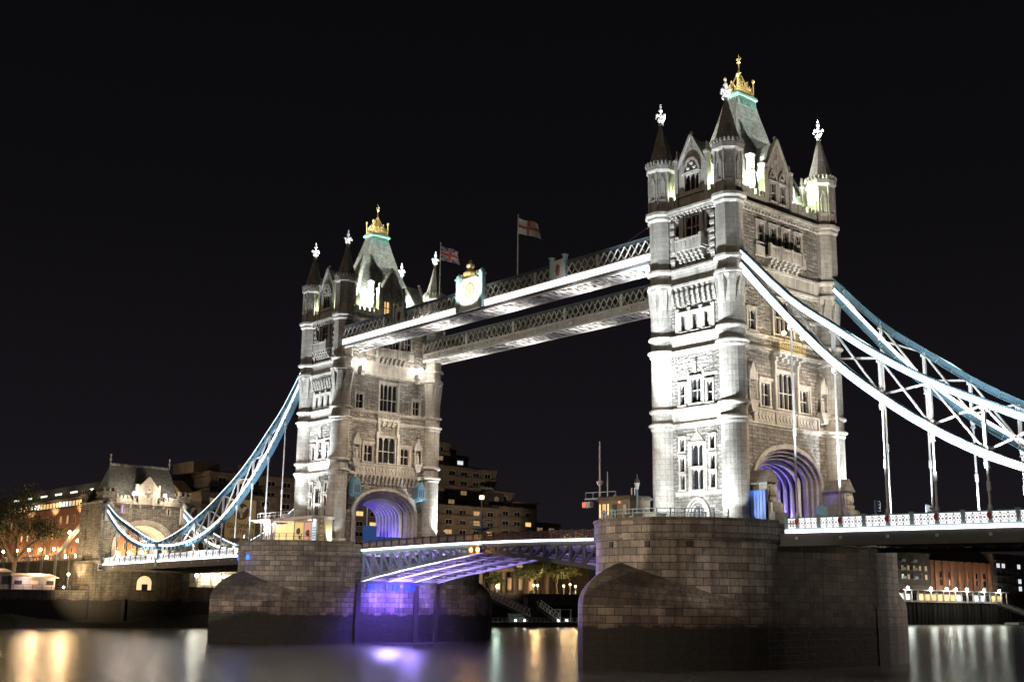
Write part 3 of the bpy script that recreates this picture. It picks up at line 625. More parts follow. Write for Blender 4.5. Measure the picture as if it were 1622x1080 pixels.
    cw = MB(lambda x, y, z: (x*0.8, y*0.64, z)); z0 = 56.75
    for sx_ in (-1, 1):
        for i in range(9):
            y = -2.4+i*0.6; hh = 1.2+0.5*(1-abs(y)/2.4); cw.bar((sx_*1.2, y, z0), (sx_*1.0, y*0.92, z0+hh), 0.1)
            if i < 8: y2 = y+0.6; cw.bar((sx_*1.2, y, z0+0.15), (sx_*1.05, y2*0.94, z0+1.2), 0.08); cw.bar((sx_*1.2, y2, z0+0.15), (sx_*1.05, y*0.94, z0+1.2), 0.08)
            cw.ball((sx_*1.0, y*0.92, z0+hh+0.1), 0.13, 6, 4)
        cw.bar((sx_*1.2, -2.5, z0+0.1), (sx_*1.2, 2.5, z0+0.1), 0.2); cw.bar((sx_*1.06, -2.2, z0+1.15), (sx_*1.06, 2.2, z0+1.15), 0.12)
        for sy_ in (-1, 1):
            cw.tube((sx_*1.25, sy_*2.5, z0), (sx_*1.25, sy_*2.5, z0+2.0), 0.12); cw.ball((sx_*1.25, sy_*2.5, z0+2.25), 0.3, 8, 5)
            cw.bar((sx_*1.1, sy_*2.0, z0+0.4), (0, sy_*0.5, z0+3.1), 0.2); cw.ball((sx_*0.75, sy_*1.35, z0+2.0), 0.2, 6, 4)
    for sy_ in (-1, 1): cw.bar((-1.2, sy_*2.5, z0+0.12), (1.2, sy_*2.5, z0+0.12), 0.2); cw.bar((-1.2, sy_*2.5, z0+0.2), (0, sy_*2.4, z0+1.6), 0.1); cw.bar((1.2, sy_*2.5, z0+0.2), (0, sy_*2.4, z0+1.6), 0.1)
    cw.lathe(0, 0, [(0.9, z0), (0.75, z0+1.2), (0.35, z0+2.4), (0.2, z0+3.1), (0.42, z0+3.3), (0.14, z0+3.5), (0.12, z0+4.6), (0.38, z0+4.8), (0.12, z0+5.0), (0.05, z0+5.9)], 10)
    cw.bar((0, -0.5, z0+5.25), (0, 0.5, z0+5.25), 0.14); cw.bar((-0.5, 0, z0+5.252), (0.5, 0, z0+5.252), 0.14)
    cw.build('gilded_crown', gold, roof)
    return T
tower_s = make_tower()
tower_n = copy_tree(tower_s); tower_n.location = (-82.3, 0, BASE); tower_n.rotation_euler = (0, 0, math.pi)
tower_n['label'] = 'farther and smaller gothic stone bridge tower, two blue boxes beside its violet lit arch'
# ------------------------------------------------------------------ river piers
def pier_outline(hx, yc, b, n=18):
    p = []
    for i in range(n+1):
        t = -math.pi/2+ (i/n-0.5)*math.pi; p.append((hx*math.cos(t), -yc+b*math.sin(t)))
    p = [(-hx*math.cos(math.pi*i/n), -yc-b*math.sin(math.pi*i/n)) for i in range(n+1)]
    return p+[(-x, -y) for x, y in p]
def gothic(hx, y0, y1, n=12):
    """half outline of the pointed cutwater on the -y side, from (-hx,-y0) to (0,-y1) to (hx,-y0)"""
    h = y1-y0; rr = (hx*hx+h*h)/(2*hx); pts = []
    for i in range(n+1):
        t = i/n; yy = h*math.sin(t*math.pi/2); x = -(math.sqrt(max(rr*rr-yy*yy, 0))-(rr-hx)); pts.append((x, -y0-yy))
    return pts+[(-x, y) for x, y in pts[-2::-1]]
def make_pier():
    P_ = thing('river_pier', 'nearer round ended granite pier standing in the river under the right tower', 'bridge pier', (0, 0, WZ-2), 'granite piers of the bridge')
    b = MB(); ol = pier_outline(10.65, 9.4, 13.2)
    b.plan(ol, WZ-2, -0.9, cap=False)
    # small drain openings are separate dark recesses
    ol2 = pier_outline(10.75, 9.4, 13.3); ol3 = pier_outline(10.95, 9.4, 13.5)
    b.plan(ol2, -0.9, -0.55, cap=False); b.plan(ol3, -0.55, -0.25, cap=False)
    b.plan(pier_outline(10.8, 9.4, 13.35), -0.25, 1.25, cap=False)
    def ringface(o1, o2, z):
        for i in range(len(o1)): j = (i+1) % len(o1); b.face([(*o1[i], z), (*o1[j], z), (*o2[j], z), (*o2[i], z)])
    ringface(ol, ol2, -0.9); ringface(ol2, ol3, -0.55); ringface(ol3, pier_outline(10.8, 9.4, 13.35), -0.25)
    b.plan(pier_outline(10.3, 9.4, 12.85)[::-1], 0.38, 1.25, cap=False); ringface(pier_outline(10.8, 9.4, 13.35), pier_outline(10.3, 9.4, 12.85), 1.25)
    b.face([(x, y, 0.39) for x, y in pier_outline(10.5, 9.4, 13.0)])
    b.build('pier_body', granite, P_)
    c1 = pier_outline(10.95, 9.4, 13.5); c2 = pier_outline(10.2, 9.4, 12.75); cps = {1: MB(), -1: MB()}
    for i in range(len(c1)):
        j = (i+1) % len(c1)
        if abs(c1[i][1]) < 9.5 and abs(c1[j][1]) < 9.5: continue
        cp = cps[1 if c1[i][1]+c1[j][1] > 0 else -1]
        for q in ([(*c1[i], 1.25), (*c1[j], 1.25), (*c1[j], 1.55), (*c1[i], 1.55)], [(*c1[i], 1.55), (*c1[j], 1.55), (*c2[j], 1.6), (*c2[i], 1.6)], [(*c2[j], 1.25), (*c2[i], 1.25), (*c2[i], 1.6), (*c2[j], 1.6)], [(*c1[j], 1.25), (*c1[i], 1.25), (*c2[i], 1.25), (*c2[j], 1.25)]): cp.face(q)
    for cp in cps.values(): cp.build('coping', quaystone, P_)
    for sg in (-1, 1):
        cw = MB((lambda x, y, z: (x, y, z)) if sg < 0 else (lambda x, y, z: (-x, -y, z)))
        g = gothic(10.68, 9.0, 28.2); u = 0; ub = [0]
        for i in range(len(g)-1): ub.append(ub[-1]+math.hypot(g[i+1][0]-g[i][0], g[i+1][1]-g[i][1]))
        for i in range(len(g)-1): cw.face([(*g[i], WZ-2), (*g[i+1], WZ-2), (*g[i+1], -7.6), (*g[i], -7.6)], [(ub[i], WZ-2), (ub[i+1], WZ-2), (ub[i+1], -7.6), (ub[i], -7.6)])
        cw.build('cutwater', granite, P_, smooth=False)
        cc = MB((lambda x, y, z: (x, y, z)) if sg < 0 else (lambda x, y, z: (-x, -y, z)))
        K = 9; inner = [(x*0.9, -8.6-(abs(y)-9.0)*0.52) for x, y in g]
        def pt(i, k):
            t = k/K; e = 1-math.cos(t*math.pi/2)
            return (g[i][0]+(inner[i][0]-g[i][0])*e, g[i][1]+(inner[i][1]-g[i][1])*e, -7.6+4.9*math.sin(t*math.pi/2)*(0.05+0.95*math.sin(math.pi*i/(len(g)-1))**1.25))
        for i in range(len(g)-1):
            for k in range(K):
                cc.face([pt(i, k), pt(i+1, k), pt(i+1, k+1), pt(i, k+1)], [(ub[i], k*0.9), (ub[i+1], k*0.9), (ub[i+1], k*0.9+.9), (ub[i], k*0.9+.9)])
        cc.build('cutwater_cap', granite_cap, P_, smooth=True)
    return P_
pier_s = make_pier()
for sg in (-1,):
    for y in (8.2, -3.2, -7.4):
        m = MB(); m.box(sg*10.6, sg*10.95, y-0.45, y+0.45, WZ-1, -5.0); m.build('fender_post', wood, pier_s)
    for k, y in enumerate((5.2, 1.6, -2.0)):
        m = MB(); m.box(sg*10.6, sg*10.9, y-1.35, y+1.35, -5.9, -4.9); o = m.build('bearing_box', deepblue, pier_s)
        for q in (-0.9, 0, 0.9): m = MB(); m.box(sg*10.9, sg*10.96, y+q-0.06, y+q+0.06, -5.85, -4.95); m.build('rib', darksteel, o)
    m = MB(); m.box(sg*10.6, sg*10.8, -8.4, 8.8, -4.9, -4.2); m.build('bearing_ledge', darksteel, pier_s)
pier_n = copy_tree(pier_s); pier_n.location.x = -82.3; pier_n.rotation_euler = (0, 0, math.pi); pier_n['_org'] = (-82.3, 0, WZ-2); pier_n['label'] = 'farther round ended granite pier washed with violet light under the left tower'
# small openings: dark drains on the near pier, blue lit niches on the far pier
def on_pier(x0, ang):
    a = R(ang); x = 10.72*math.cos(a); y = -9.4+13.27*math.sin(a); nx, ny = math.cos(a)/10.65, math.sin(a)/13.2; l = math.hypot(nx, ny)
    return Vector((x0+x, y, -1.25)), Vector((nx/l, ny/l, 0))
for ang in (-98, -72, -50):
    c, n_ = on_pier(0, ang); t_ = Vector((-n_.y, n_.x, 0)); m = MB(); m.bar(c-t_*0.28+n_*-0.1, c+t_*0.28+n_*-0.1, 0.28, 0.6); m.build('drain_opening', roofdark, pier_s)
for ang, lb in ((-118, 'left of the two blue lit niches under the far pier rim'), (-85, 'right of the two blue lit niches under the far pier rim')):
    c, n_ = on_pier(-82.3, ang); t_ = Vector((-n_.y, n_.x, 0)); m = MB(lambda x, y, z: (-164.6-x, -y, z)); m.bar(c-t_*0.34-n_*0.1+Vector((0, 0, .2)), c+t_*0.34-n_*0.1+Vector((0, 0, .2)), 0.3, 0.75); m.build('lit_niche', bluesig, pier_n)
    p_ = c+n_*0.9; bulb('niche_light', p_, 60, (0.25, 0.3, 1), 0.15)

# ------------------------------------------------------------------ side spans
def road_z(d): return 0.45-0.0115*max(0, d-10.65)
def parapet(parent, pts, yo, sgn, mp, mf, mstrip=led, half=1.35, hgt=1.32, posts_name='parapet_post', shield=None, strip_h=0.34, sw=0.16, F=ident, back=None):
    """pts: list of (x, z_road) along the edge yo; sgn is the outward y direction"""
    bar = MB(F); fr = MB(F); st = MB(F); bk = MB(F)
    for i, (x, z) in enumerate(pts):
        bar.box(x-0.17, x+0.17, yo-0.13, yo+0.13, z-0.1, z+hgt+0.04); bar.box(x-0.22, x+0.22, yo-0.19, yo+0.19, z+hgt+0.04, z+hgt+0.16)
        if i == len(pts)-1: break
        x2, z2 = pts[i+1]
        bar.bar((x, yo, z+hgt-0.02), (x2, yo, z2+hgt-0.02), 0.2, 0.12); bar.bar((x, yo, z+0.16), (x2, yo, z2+0.16), 0.2, 0.14)
        st.bar((x, yo+sgn*0.22, z-0.12), (x2, yo+sgn*0.22, z2-0.12), sw, strip_h)
        if back: bk.face([(x+0.17, yo-sgn*0.07, z+0.24), (x2-0.17, yo-sgn*0.07, z2+0.24), (x2-0.17, yo-sgn*0.07, z2+hgt-0.1), (x+0.17, yo-sgn*0.07, z+hgt-0.1)])
        # pierced panel: rings and diagonals
        k = 3; xa = x+0.2; w = (x2-x-0.4)/k
        for j in range(k):
            cx = xa+(j+0.5)*w; zc = (z+(z2-z)*(cx-x)/(x2-x))+0.72; r = 0.3
            for q in range(8):
                a0, a1 = 2*math.pi*q/8, 2*math.pi*(q+1)/8
                fr.bar((cx+r*math.cos(a0), yo, zc+r*math.sin(a0)), (cx+r*math.cos(a1), yo, zc+r*math.sin(a1)), 0.07, 0.08, up=(0, 1, 0))
            for a, b in ((-1, -1), (1, 1), (-1, 1), (1, -1)): fr.bar((cx+a*0.2, yo, zc+b*0.2), (cx+a*w/2*0.96, yo, zc+b*0.46), 0.06, 0.07, up=(0, 1, 0))
            fr.bar((cx-w/2, yo, zc-0.45), (cx-w/2, yo, zc+0.45), 0.06, 0.06, up=(1, 0, 0))
            fr.bar((cx-0.12, yo, zc), (cx+0.12, yo, zc), 0.06, 0.22, up=(0, 0, 1))
    bar.build('parapet_rail', mp, parent); fr.build('pierced_panel', mf, parent); st.build('light_strip', mstrip, parent)
    if back: bk.build('backlight_panel', back, parent)
HD = [13.1, 18.5, 23.95, 29.3, 34.7, 40.1, 45.6, 51.0, 56.2, 61.5, 67, 72, 77.5, 83]
def make_side_span():
    S_ = thing('side_span_deck', 'bright edged suspended road deck running right from the near pier', 'bridge deck', (10.8, 0, -1.6), 'suspended road decks of the bridge')
    d = MB(); n = 30; X = [10.95+i*(92-10.95)/n for i in range(n+1)]
    for a, b in zip(X, X[1:]):
        za, zb = road_z(a), road_z(b)
        d.bar((a, 0, za-0.16), (b, 0, zb-0.16), 17.9, 0.3)
    d.build('roadway', asphalt, S_)
    for s in (-1, 1):
        g = MB()
        for a, b in zip(X, X[1:]):
            g.bar((a, s*9.2, road_z(a)-1.0), (b, s*9.2, road_z(b)-1.0), 0.3, 1.4); g.bar((a, s*9.25, road_z(a)-1.62), (b, s*9.25, road_z(b)-1.62), 0.75, 0.1)
        g.build('edge_girder', darksteel, S_)
    c = MB()
    for i in range(30): x = 12+i*2.72; c.box(x-0.15, x+0.15, -9.0, 9.0, road_z(x)-1.3, road_z(x)-0.32)
    for y in (-6, -3, 0, 3, 6):
        for a, b in zip(X[::5], X[5::5]): c.bar((a, y, road_z(a)-0.9), (b, y, road_z(b)-0.9), 0.2, 0.7)
    c.build('cross_girders', cream, S_)
    pp = [10.95+0.75]+[x for i in range(len(HD)) for x in ([HD[i]] if i == len(HD)-1 else [HD[i], (HD[i]+HD[i+1])/2])]+[85.7, 88.4]
    pp = pp[:1]+pp[1:]
    for s in (-1, 1): parapet(S_, [(x, road_z(x)) for x in pp], s*9.15, s, paleblue, white, back=MATS.get('panel_backlight') or emit('panel_backlight', (.93, .94, 1), 1.6))
    for x in HD:
        for s in (-1, 1):
            sh = MB(); sh.prism([(x-0.2, road_z(x)+1.15), (x+0.2, road_z(x)+1.15), (x+0.2, road_z(x)+0.75), (x, road_z(x)+0.5), (x-0.2, road_z(x)+0.75)], s*9.30, s*9.36); sh.build('shield', red, S_)
            sh = MB(); sh.box(x-0.16, x+0.16, s*9.353, s*9.40, road_z(x)-1.0, road_z(x)-0.7); sh.build('girder_plate', cream, S_)
    return S_
span_s = make_side_span()
span_n = copy_tree(span_s); span_n.location = (-82.3-10.8, 0, -1.6); span_n.rotation_euler = (0, 0, math.pi)
span_n['label'] = 'bright edged suspended road deck between the far pier and the north gateway'

# ------------------------------------------------------------------ suspension chains
TOP = [(6.6,32.6),(13.1,25.9),(18.5,21.75),(23.95,17.75),(29.3,14.45),(34.7,11.7),(40.1,9.2),(45.6,7.1),(51,5.3),(56.2,4.0),(61.5,3.1)]
BOT = [(6.6,31.0),(13.1,23.5),(18.5,17.95),(23.95,13.45),(29.3,9.75),(34.7,6.75),(40.1,4.6),(45.6,3.2),(51,2.5),(56.2,2.25),(61.5,2.45)]
TOP2 = [(61.5,3.1),(67,4.35),(72,5.8),(77.5,7.5),(83,9.4),(89.0,12.3)]
BOT2 = [(61.5,2.45),(67,2.6),(72,3.4),(77.5,5.0),(83,7.4),(89.0,11.1)]
def interp(c, x):
    for (a, za), (b, zb) in zip(c, c[1:]):
        if a <= x <= b: return za+(zb-za)*(x-a)/(b-a)
    return c[-1][1]
def smooth_curve(c, m=3):
    out = []
    for i in range(len(c)-1):
        p0 = c[max(i-1, 0)]; p1 = c[i]; p2 = c[i+1]; p3 = c[min(i+2, len(c)-1)]
        for k in range(m):
            t = k/m; f = lambda a, b, c_, d: 0.5*((2*b)+(-a+c_)*t+(2*a-5*b+4*c_-d)*t*t+(-a+3*b-3*c_+d)*t**3)
            out.append((f(p0[0], p1[0], p2[0], p3[0]), f(p0[1], p1[1], p2[1], p3[1])))
    return out+[c[-1]]
def ribbon(m, c, yo, h, w, dz=0.0, dy=0.0):
    """continuous box beam along the curve, depth h, width w"""
    P_ = []
    for i, (x, z) in enumerate(c):
        a = Vector((c[min(i+1, len(c)-1)][0]-c[max(i-1, 0)][0], 0, c[min(i+1, len(c)-1)][1]-c[max(i-1, 0)][1])).normalized(); nn = Vector((-a.z, 0, a.x))
        b = Vector((x, yo+dy, z))+nn*dz; P_.append([b-nn*h/2+Vector((0, -w/2, 0)), b-nn*h/2+Vector((0, w/2, 0)), b+nn*h/2+Vector((0, w/2, 0)), b+nn*h/2+Vector((0, -w/2, 0))])
    for A, B in zip(P_, P_[1:]):
        for k in range(4): j = (k+1) % 4; m.face([tuple(A[k]), tuple(A[j]), tuple(B[j]), tuple(B[k])])
    m.face([tuple(v) for v in P_[0][::-1]]); m.face([tuple(v) for v in P_[-1]])
def make_chain(yo, mx, label, bright, top_led=True):
    """yo: chain plane; mx: +1 for the near side span, -1 for the far one"""
    X0 = 0 if mx > 0 else -82.3
    f = (lambda x, y, z: (X0+mx*x, y, z)); so_ = -1     # the lit side looks upstream
    C_ = thing('suspension_chain', label, 'suspension chain', (X0+mx*61.5, yo, 2.4), 'braced suspension chains of the bridge')
    top, bot = smooth_curve(TOP), smooth_curve(BOT); top2, bot2 = smooth_curve(TOP2), smooth_curve(BOT2)
    for c, nm in ((top, 'upper_chord'), (top2, 'upper_chord')):
        m = MB(f); ribbon(m, c, yo, 0.62, 0.5); ribbon(m, c, yo, 0.09, 0.8, 0.36); ribbon(m, c, yo, 0.09, 0.8, -0.36)
        o = m.build(nm, blue, C_)
        s = MB(f); 
        if bright: ribbon(s, c, yo, 0.52, 0.1, -0.04, so_*0.38)
        else: ribbon(s, c, yo, 0.13, 0.1, 0.47, so_*0.36)
        st_ = MB(f)
        for (xa, za), (xb, zb) in zip(c[1:], c[2:]):
            tn_ = Vector((xb-xa, 0, zb-za)).normalized(); nn = Vector((-tn_.z, 0, tn_.x)); p_ = Vector((xa, yo, za))
            st_.bar(tuple(p_-nn*0.38), tuple(p_+nn*0.38), 0.86, 0.07, up=tuple(tn_))
        st_.build('stiffener', blue, o, kind='stuff')
        if top_led: s.build('light_strip', led if bright else led_blue, o)
    for c in (bot, bot2):
        m = MB(f); ribbon(m, c, yo, 0.7, 0.5); ribbon(m, c, yo, 0.09, 0.85, 0.4); ribbon(m, c, yo, 0.09, 0.85, -0.4)
        o = m.build('lower_chord', blue, C_)
        st_ = MB(f)
        for (xa, za), (xb, zb) in zip(c[1:], c[2:]):
            tn_ = Vector((xb-xa, 0, zb-za)).normalized(); nn = Vector((-tn_.z, 0, tn_.x)); p_ = Vector((xa, yo, za))
            st_.bar(tuple(p_-nn*0.4), tuple(p_+nn*0.4), 0.9, 0.08, up=tuple(tn_))
        st_.build('stiffener', blue, o, kind='stuff')
        s = MB(f)
        if bright: ribbon(s, c, yo, 0.7, 0.1, 0.0, so_*0.38)
        else: ribbon(s, c, yo, 0.32, 0.1, 0.46, so_*0.36)
        s.build('light_strip', led, o)
    for c1, c2, nodes in ((TOP, BOT, TOP), (TOP2, BOT2, TOP2)):
        nd = [x for x, _ in nodes]
        for i, x in enumerate(nd):
            zt, zb = interp(c1, x), interp(c2, x)
            if 0 < i < len(nd)-1 and zt-zb > 0.9:
                m = MB(f); m.bar((x, yo, zb+0.35), (x, yo, zt-0.3), 0.34, 0.3, up=(0, 1, 0)); m.box(x-0.35, x+0.35, yo-0.27, yo+0.27, zb+0.3, zb+0.75); m.box(x-0.3, x+0.3, yo-0.27, yo+0.27, zt-0.7, zt-0.3); m.build('strut', white, C_)
            if i < len(nd)-1:
                x2 = nd[i+1]; a, b, c_, d_ = zt, zb, interp(c1, x2), interp(c2, x2)
                if (a-b)+(c_-d_) > 2.2:
                    m = MB(f); m.bar((x, yo-0.13, a-0.2), (x2, yo-0.13, d_+0.3), 0.22, 0.2, up=(0, 1, 0)); m.bar((x, yo+0.13, b+0.3), (x2, yo+0.13, c_-0.2), 0.22, 0.2, up=(0, 1, 0)); m.build('cross_brace', white, C_)
    for i, x in enumerate(HD):
        zb = interp(BOT if x <= 61.5 else BOT2, x)
        if x == 61.5:
            m = MB(f); m.lathe(x, yo, [(0.0, 1.9), (0.0, 1.9)], 8, cap=False) if False else None
            m = MB(f); m.box(x-0.55, x+0.55, yo-0.5, yo+0.5, road_z(x)-1.2, 2.2); m.ball((x, yo, 2.85), 0.95, 12, 8, 1.0); m.build('pin_joint', paleblue, C_); continue
        zd = road_z(x)+1.4
        if zb-zd < 0.6: continue
        m = MB(f); m.tube((x, yo, zd-0.1), (x, yo, zb-0.4), 0.12, n=8); m.lathe(x, yo, [(0.3, zb-1.3), (0.22, zb-1.0), (0.3, zb-0.5), (0.3, zb-0.35)], 8)
        m.lathe(x, yo, [(0.12, zd-0.15), (0.24, zd-0.1), (0.2, zd+0.4), (0.12, zd+0.6)], 8)
        zm = zd+(zb-zd)*0.42
        if zb-zd > 4: m.lathe(x, yo, [(0.13, zm-0.5), (0.2, zm-0.4), (0.2, zm+0.4), (0.13, zm+0.5)], 8)
        h = m.build('hanger', white, C_)
        if bright:
            l = MB(f); l.box(x-0.12, x+0.12, yo+so_*0.36, yo+so_*0.28, zb-1.15, zb-0.75); l.build('hanger_lamp', led, h)
    return C_
chain1 = make_chain(-9.05, 1, 'brilliant white lit chain in front of the right tower, descending to the right edge', True)
chain2 = make_chain(9.05, 1, 'dimmer blue topped chain behind the brilliant one at right, lit in short strips', False, False)
chain3 = make_chain(-9.05, -1, 'pale blue and white chain sweeping down left from the far tower, nearer side', False)
chain4 = make_chain(9.05, -1, 'mostly hidden chain behind the pale blue one, left of the far tower', False)

# ------------------------------------------------------------------ bascules
XM = -41.15
def bz_road(x):   # x measured from the hinge at the far pier, 0..30.5
    return 0.42+0.38*math.sin(x/30.5*math.pi/2)
def make_bascule():
    hx = -71.5
    B_ = thing('bascule_leaf', 'left half of the lifting roadway, glowing violet underneath', 'lifting roadway', (hx, 0, -4.7), 'lifting halves of the central road')
    f = lambda x, y, z: (hx+x, y, z)
    X = [i*30.2/12 for i in range(13)]
    d = MB(f)
    for a, b in zip(X, X[1:]): d.bar((a, 0, bz_road(a)-0.15), (b, 0, bz_road(b)-0.15), 15.2, 0.25)
    d.build('roadway', asphalt, B_)
    bt = lambda x: -4.35+(3.95)*(x/30.5)**0.86
    for y in (-7.55, -2.55, 2.55, 7.55):
        g = MB(f); w = 0.42
        for a, b in zip(X, X[1:]):
            g.bar((a, y, bz_road(a)-0.55), (b, y, bz_road(b)-0.55), w, 0.5)
            g.bar((a, y, bt(a)), (b, y, bt(b)), w+0.15, 0.5)
        for i, x in enumerate(X[:-1]):
            if bz_road(x)-bt(x) > 1.1:
                g.bar((x+0.2, y, bt(x)), (x+0.2, y, bz_road(x)-0.5), w*0.8, 0.34, up=(1, 0, 0)); x2 = X[i+1]
                if bz_road(x2)-bt(x2) > 1.0: g.bar((x+0.2, y, bz_road(x)-0.7), (x2+0.1, y, bt(x2)+0.1), w*0.6, 0.26, up=(0, 1, 0))
        g.build('main_girder', paleblue if y < -7 else darksteel, B_)
    c = MB(f)
    for i in range(25): x = 0.6+i*1.23; c.box(x-0.1, x+0.1, -7.3, 7.3, bz_road(x)-1.0, bz_road(x)-0.3)
    for x in X[:-2]:
        c.bar((x+0.2, -7.5, bt(x)+0.1), (x+0.2, 7.5, bt(x)+0.1), 0.25, 0.35)
        for y0 in (-7.5, -2.5, 2.5): c.bar((x+0.2, y0, bt(x)+0.1), (x+2.6, y0+5, bt(x+2.5)+0.1), 0.14, 0.14)
    c.build('floor_beams', white, B_)
    sf = MB(f)
    for a, b in zip(X, X[1:]): sf.bar((a, 0, bz_road(a)-0.42), (b, 0, bz_road(b)-0.42), 14.8, 0.04)
    sf.build('soffit_plate', white, B_)
    for s in (-1, 1): parapet(B_, [(i*30.1/15+0.1, bz_road(i*30.1/15+0.1)) for i in range(16)], s*7.75, s, darksteel, maroon if s > 0 else pinkgrey, led, strip_h=0.26, hgt=1.1, sw=0.1, F=f)
    return B_
bas_n = make_bascule()
bas_s = copy_tree(bas_n); bas_s.location = (-10.8, 0, -4.7); bas_s.rotation_euler = (0, 0, math.pi)
bas_s['label'] = 'right half of the lifting roadway, meeting the near pier above the trees'
# amber signals at the middle
for dx, lb in ((-0.75, 'left amber signal lamp hanging at the middle of the lifting roadway'), (0.75, 'right amber signal lamp hanging at the middle of the lifting roadway')):
    t = thing('signal_lamp', lb, 'signal lamp', (XM+dx-1.2, -8.3, -0.9), 'pair of amber lamps at mid span')
    m = MB(); cx = XM+dx-1.2; m.box(cx-0.42, cx+0.42, -8.35, -7.9, -0.75, 0.15); m.box(cx-0.46, cx+0.46, -8.5, -7.9, 0.15, 0.22); m.build('lamp_housing', maroon, t)
    m = MB(); m.lathe(0, 0, [(0.27, 0), (0.2, 0.12)], 12); m.f = ident
    m2 = MB(lambda x, y, z: (cx+x, -8.36-z, -0.3+y)); m2.lathe(0, 0, [(0.3, 0), (0.26, 0.08), (0.0, 0.14)], 12, cap=False); m2.build('lens', amber, t)
bulb('amber_glow', (XM-1.2, -9.2, -0.6), 260, (1, .45, .08), 0.3)
# navigation signal stand on the middle of the bridge
t = thing('signal_stand', 'blue railed signal stand with a thin mast above the middle of the road', 'signal stand', (-43.3, -6.4, 0.8))
m = MB(); m.lathe(-43.3, -6.4, [(0.5, 0.8), (0.45, 1.9), (0.3, 2.4), (1.2, 2.7), (1.2, 2.8)], 10); m.build('pedestal', blue, t)
m = MB()
for a, b in ((0, 1), (1, 2), (2, 3), (3, 0)):
    q = [(-44.6, -7.5), (-42.0, -7.5), (-42.0, -5.3), (-44.6, -5.3)]
    for z in (3.0, 3.5, 4.0): m.bar((*q[a], z), (*q[b], z), 0.07)
    m.bar((*q[a], 2.8), (*q[a], 4.0), 0.09)
m.box(-44.6, -42.0, -7.5, -5.3, 2.78, 2.86); m.build('railing', paleblue, t)
m = MB(); m.tube((-43.3, -6.4, 2.8), (-43.3, -6.4, 5.0), 0.16); m.tube((-43.3, -6.4, 5.0), (-43.3, -6.4, 7.0), 0.08); m.box(-43.6, -43.0, -6.6, -6.2, 4.2, 4.8); m.build('mast', cream, t)
m = MB(); m.box(-43.55, -43.05, -6.65, -6.15, 6.95, 7.5); m.build('lamp', emit('pale_amber_lamp', (1, .7, .4), 2.5), t)

# ------------------------------------------------------------------ high walkways
WX0, WX1 = -82.3+5.35-1.6, -3.8
def make_walkway(cy, label, near):
    W_ = thing('high_walkway', label, 'footbridge', (-41.15, cy, 33.6), 'high level walkways between the towers')
    yo, yi = cy-1.75, cy+1.75          # yo looks towards the camera
    n = 58; x0, x1 = -76.2, -6.1; st = (x1-x0)/n
    zl = 35.15 if near else 34.95; zh = 36.85
    m = MB(); m.box(x0, x1, yo-0.05, yi+0.05, 36.85, 37.15); m.box(x0, x1, yo-0.2, yi+0.2, 37.15, 37.25); m.prism([(x0, 37.25), (x1, 37.25), (x1, 37.45), (x0, 37.45)], yo+0.5, yi-0.5); m.build('roof', walkblue, W_)
    for y in (yo, yi):
        m = MB()
        for i in range(n):
            a = x0+i*st; b = a+st
            m.bar((a, y-0.05, zl), (b, y-0.05, zh), 0.1, 0.17, up=(0, 1, 0)); m.bar((a, y+0.05, zh), (b, y+0.05, zl), 0.1, 0.17, up=(0, 1, 0))
            m.bar((a-st/2, y-0.02, (zl+zh)/2), (a, y-0.02, zl), 0.06, 0.1, up=(0, 1, 0)); m.bar((a-st/2, y-0.02, (zl+zh)/2), (a, y-0.02, zh), 0.06, 0.1, up=(0, 1, 0))
        for i in range(0, n+1, 10): a = x0+i*st; m.box(a-0.2, a+0.2, y-0.12, y+0.12, zl, zh)
        m.box(x0, x1, y-0.12, y+0.12, zl-0.1, zl+0.06); m.build('lattice', cream, W_)
    if near:
        m = MB(); m.box(x0, x1, yo-0.1, yo+0.2, 33.95, 35.03)
        for i in range(0, 47): a = x0+i*1.5; m.box(a-0.06, a+0.06, yo-0.16, yo-0.1, 33.95, 35.03)
        m.build('lower_girder', white, W_)
        m = MB(); m.box(x0+0.3, x1-0.2, yo-0.22, yo-0.165, 34.12, 34.95); m.build('light_strip', emit('walkway_lit_band', (1, .97, .94), 2.2), W_)  # glowing band: LED light falling on the white girder, put into emission
        m = MB(); m.box(x0, x1, yo-0.45, yo-0.1, 33.8, 33.92); m.build('ledge', darksteel, W_)
        m = MB(); m.box(x0, x1, yi-0.2, yi+0.1, 33.9, 35.03); m.build('lower_girder', cream, W_)
    else:
        for y in (yo, yi):
            m = MB(); m.box(x0, x1, y-0.1, y+0.1, 33.75, 34.84)
            if y == yo:
                for i in range(0, 46):
                    a = x0+0.3+i*1.52; m.box(a-0.05, a+0.05, y-0.2, y-0.1, 33.75, 34.84); m.box(a+0.35, a+1.2, y-0.16, y-0.1, 34.1, 34.6); m.ball((a+0.78, y-0.16, 34.3), 0.2, 6, 4)
                m.box(x0, x1, y-0.26, y-0.1, 34.7, 34.84); m.box(x0, x1, y-0.3, y-0.1, 33.7, 33.82)
            m.build('lower_girder', cream, W_)
    # underside bracing
    m = MB(); k = 23; s2 = (x1-x0)/k
    for i in range(k):
        a = x0+i*s2; b = a+s2; z = 33.72
        m.bar((a, yo, z), (a, yi, z), 0.22, 0.10); m.bar((a, yo, z), ((a+b)/2, yi, z), 0.17, 0.08); m.bar(((a+b)/2, yi, z+0.01), (b, yo, z+0.01), 0.17, 0.08); m.bar(((a+b)/2, yo, z+0.02), ((a+b)/2, yi, z+0.02), 0.13, 0.07)
    m.box(x0, x1, yi-0.1, yi+0.12, 33.5, 33.88); m.box(x0, x1, yo-0.1, yo+0.12, 33.5, 33.69)
    m.build('underside_bracing', white, W_)
    m = MB(); m.box(x0, x1, yo+0.21, yi-0.21, 34.45, 34.55); m.build('floor', floorgrey, W_)
    return W_
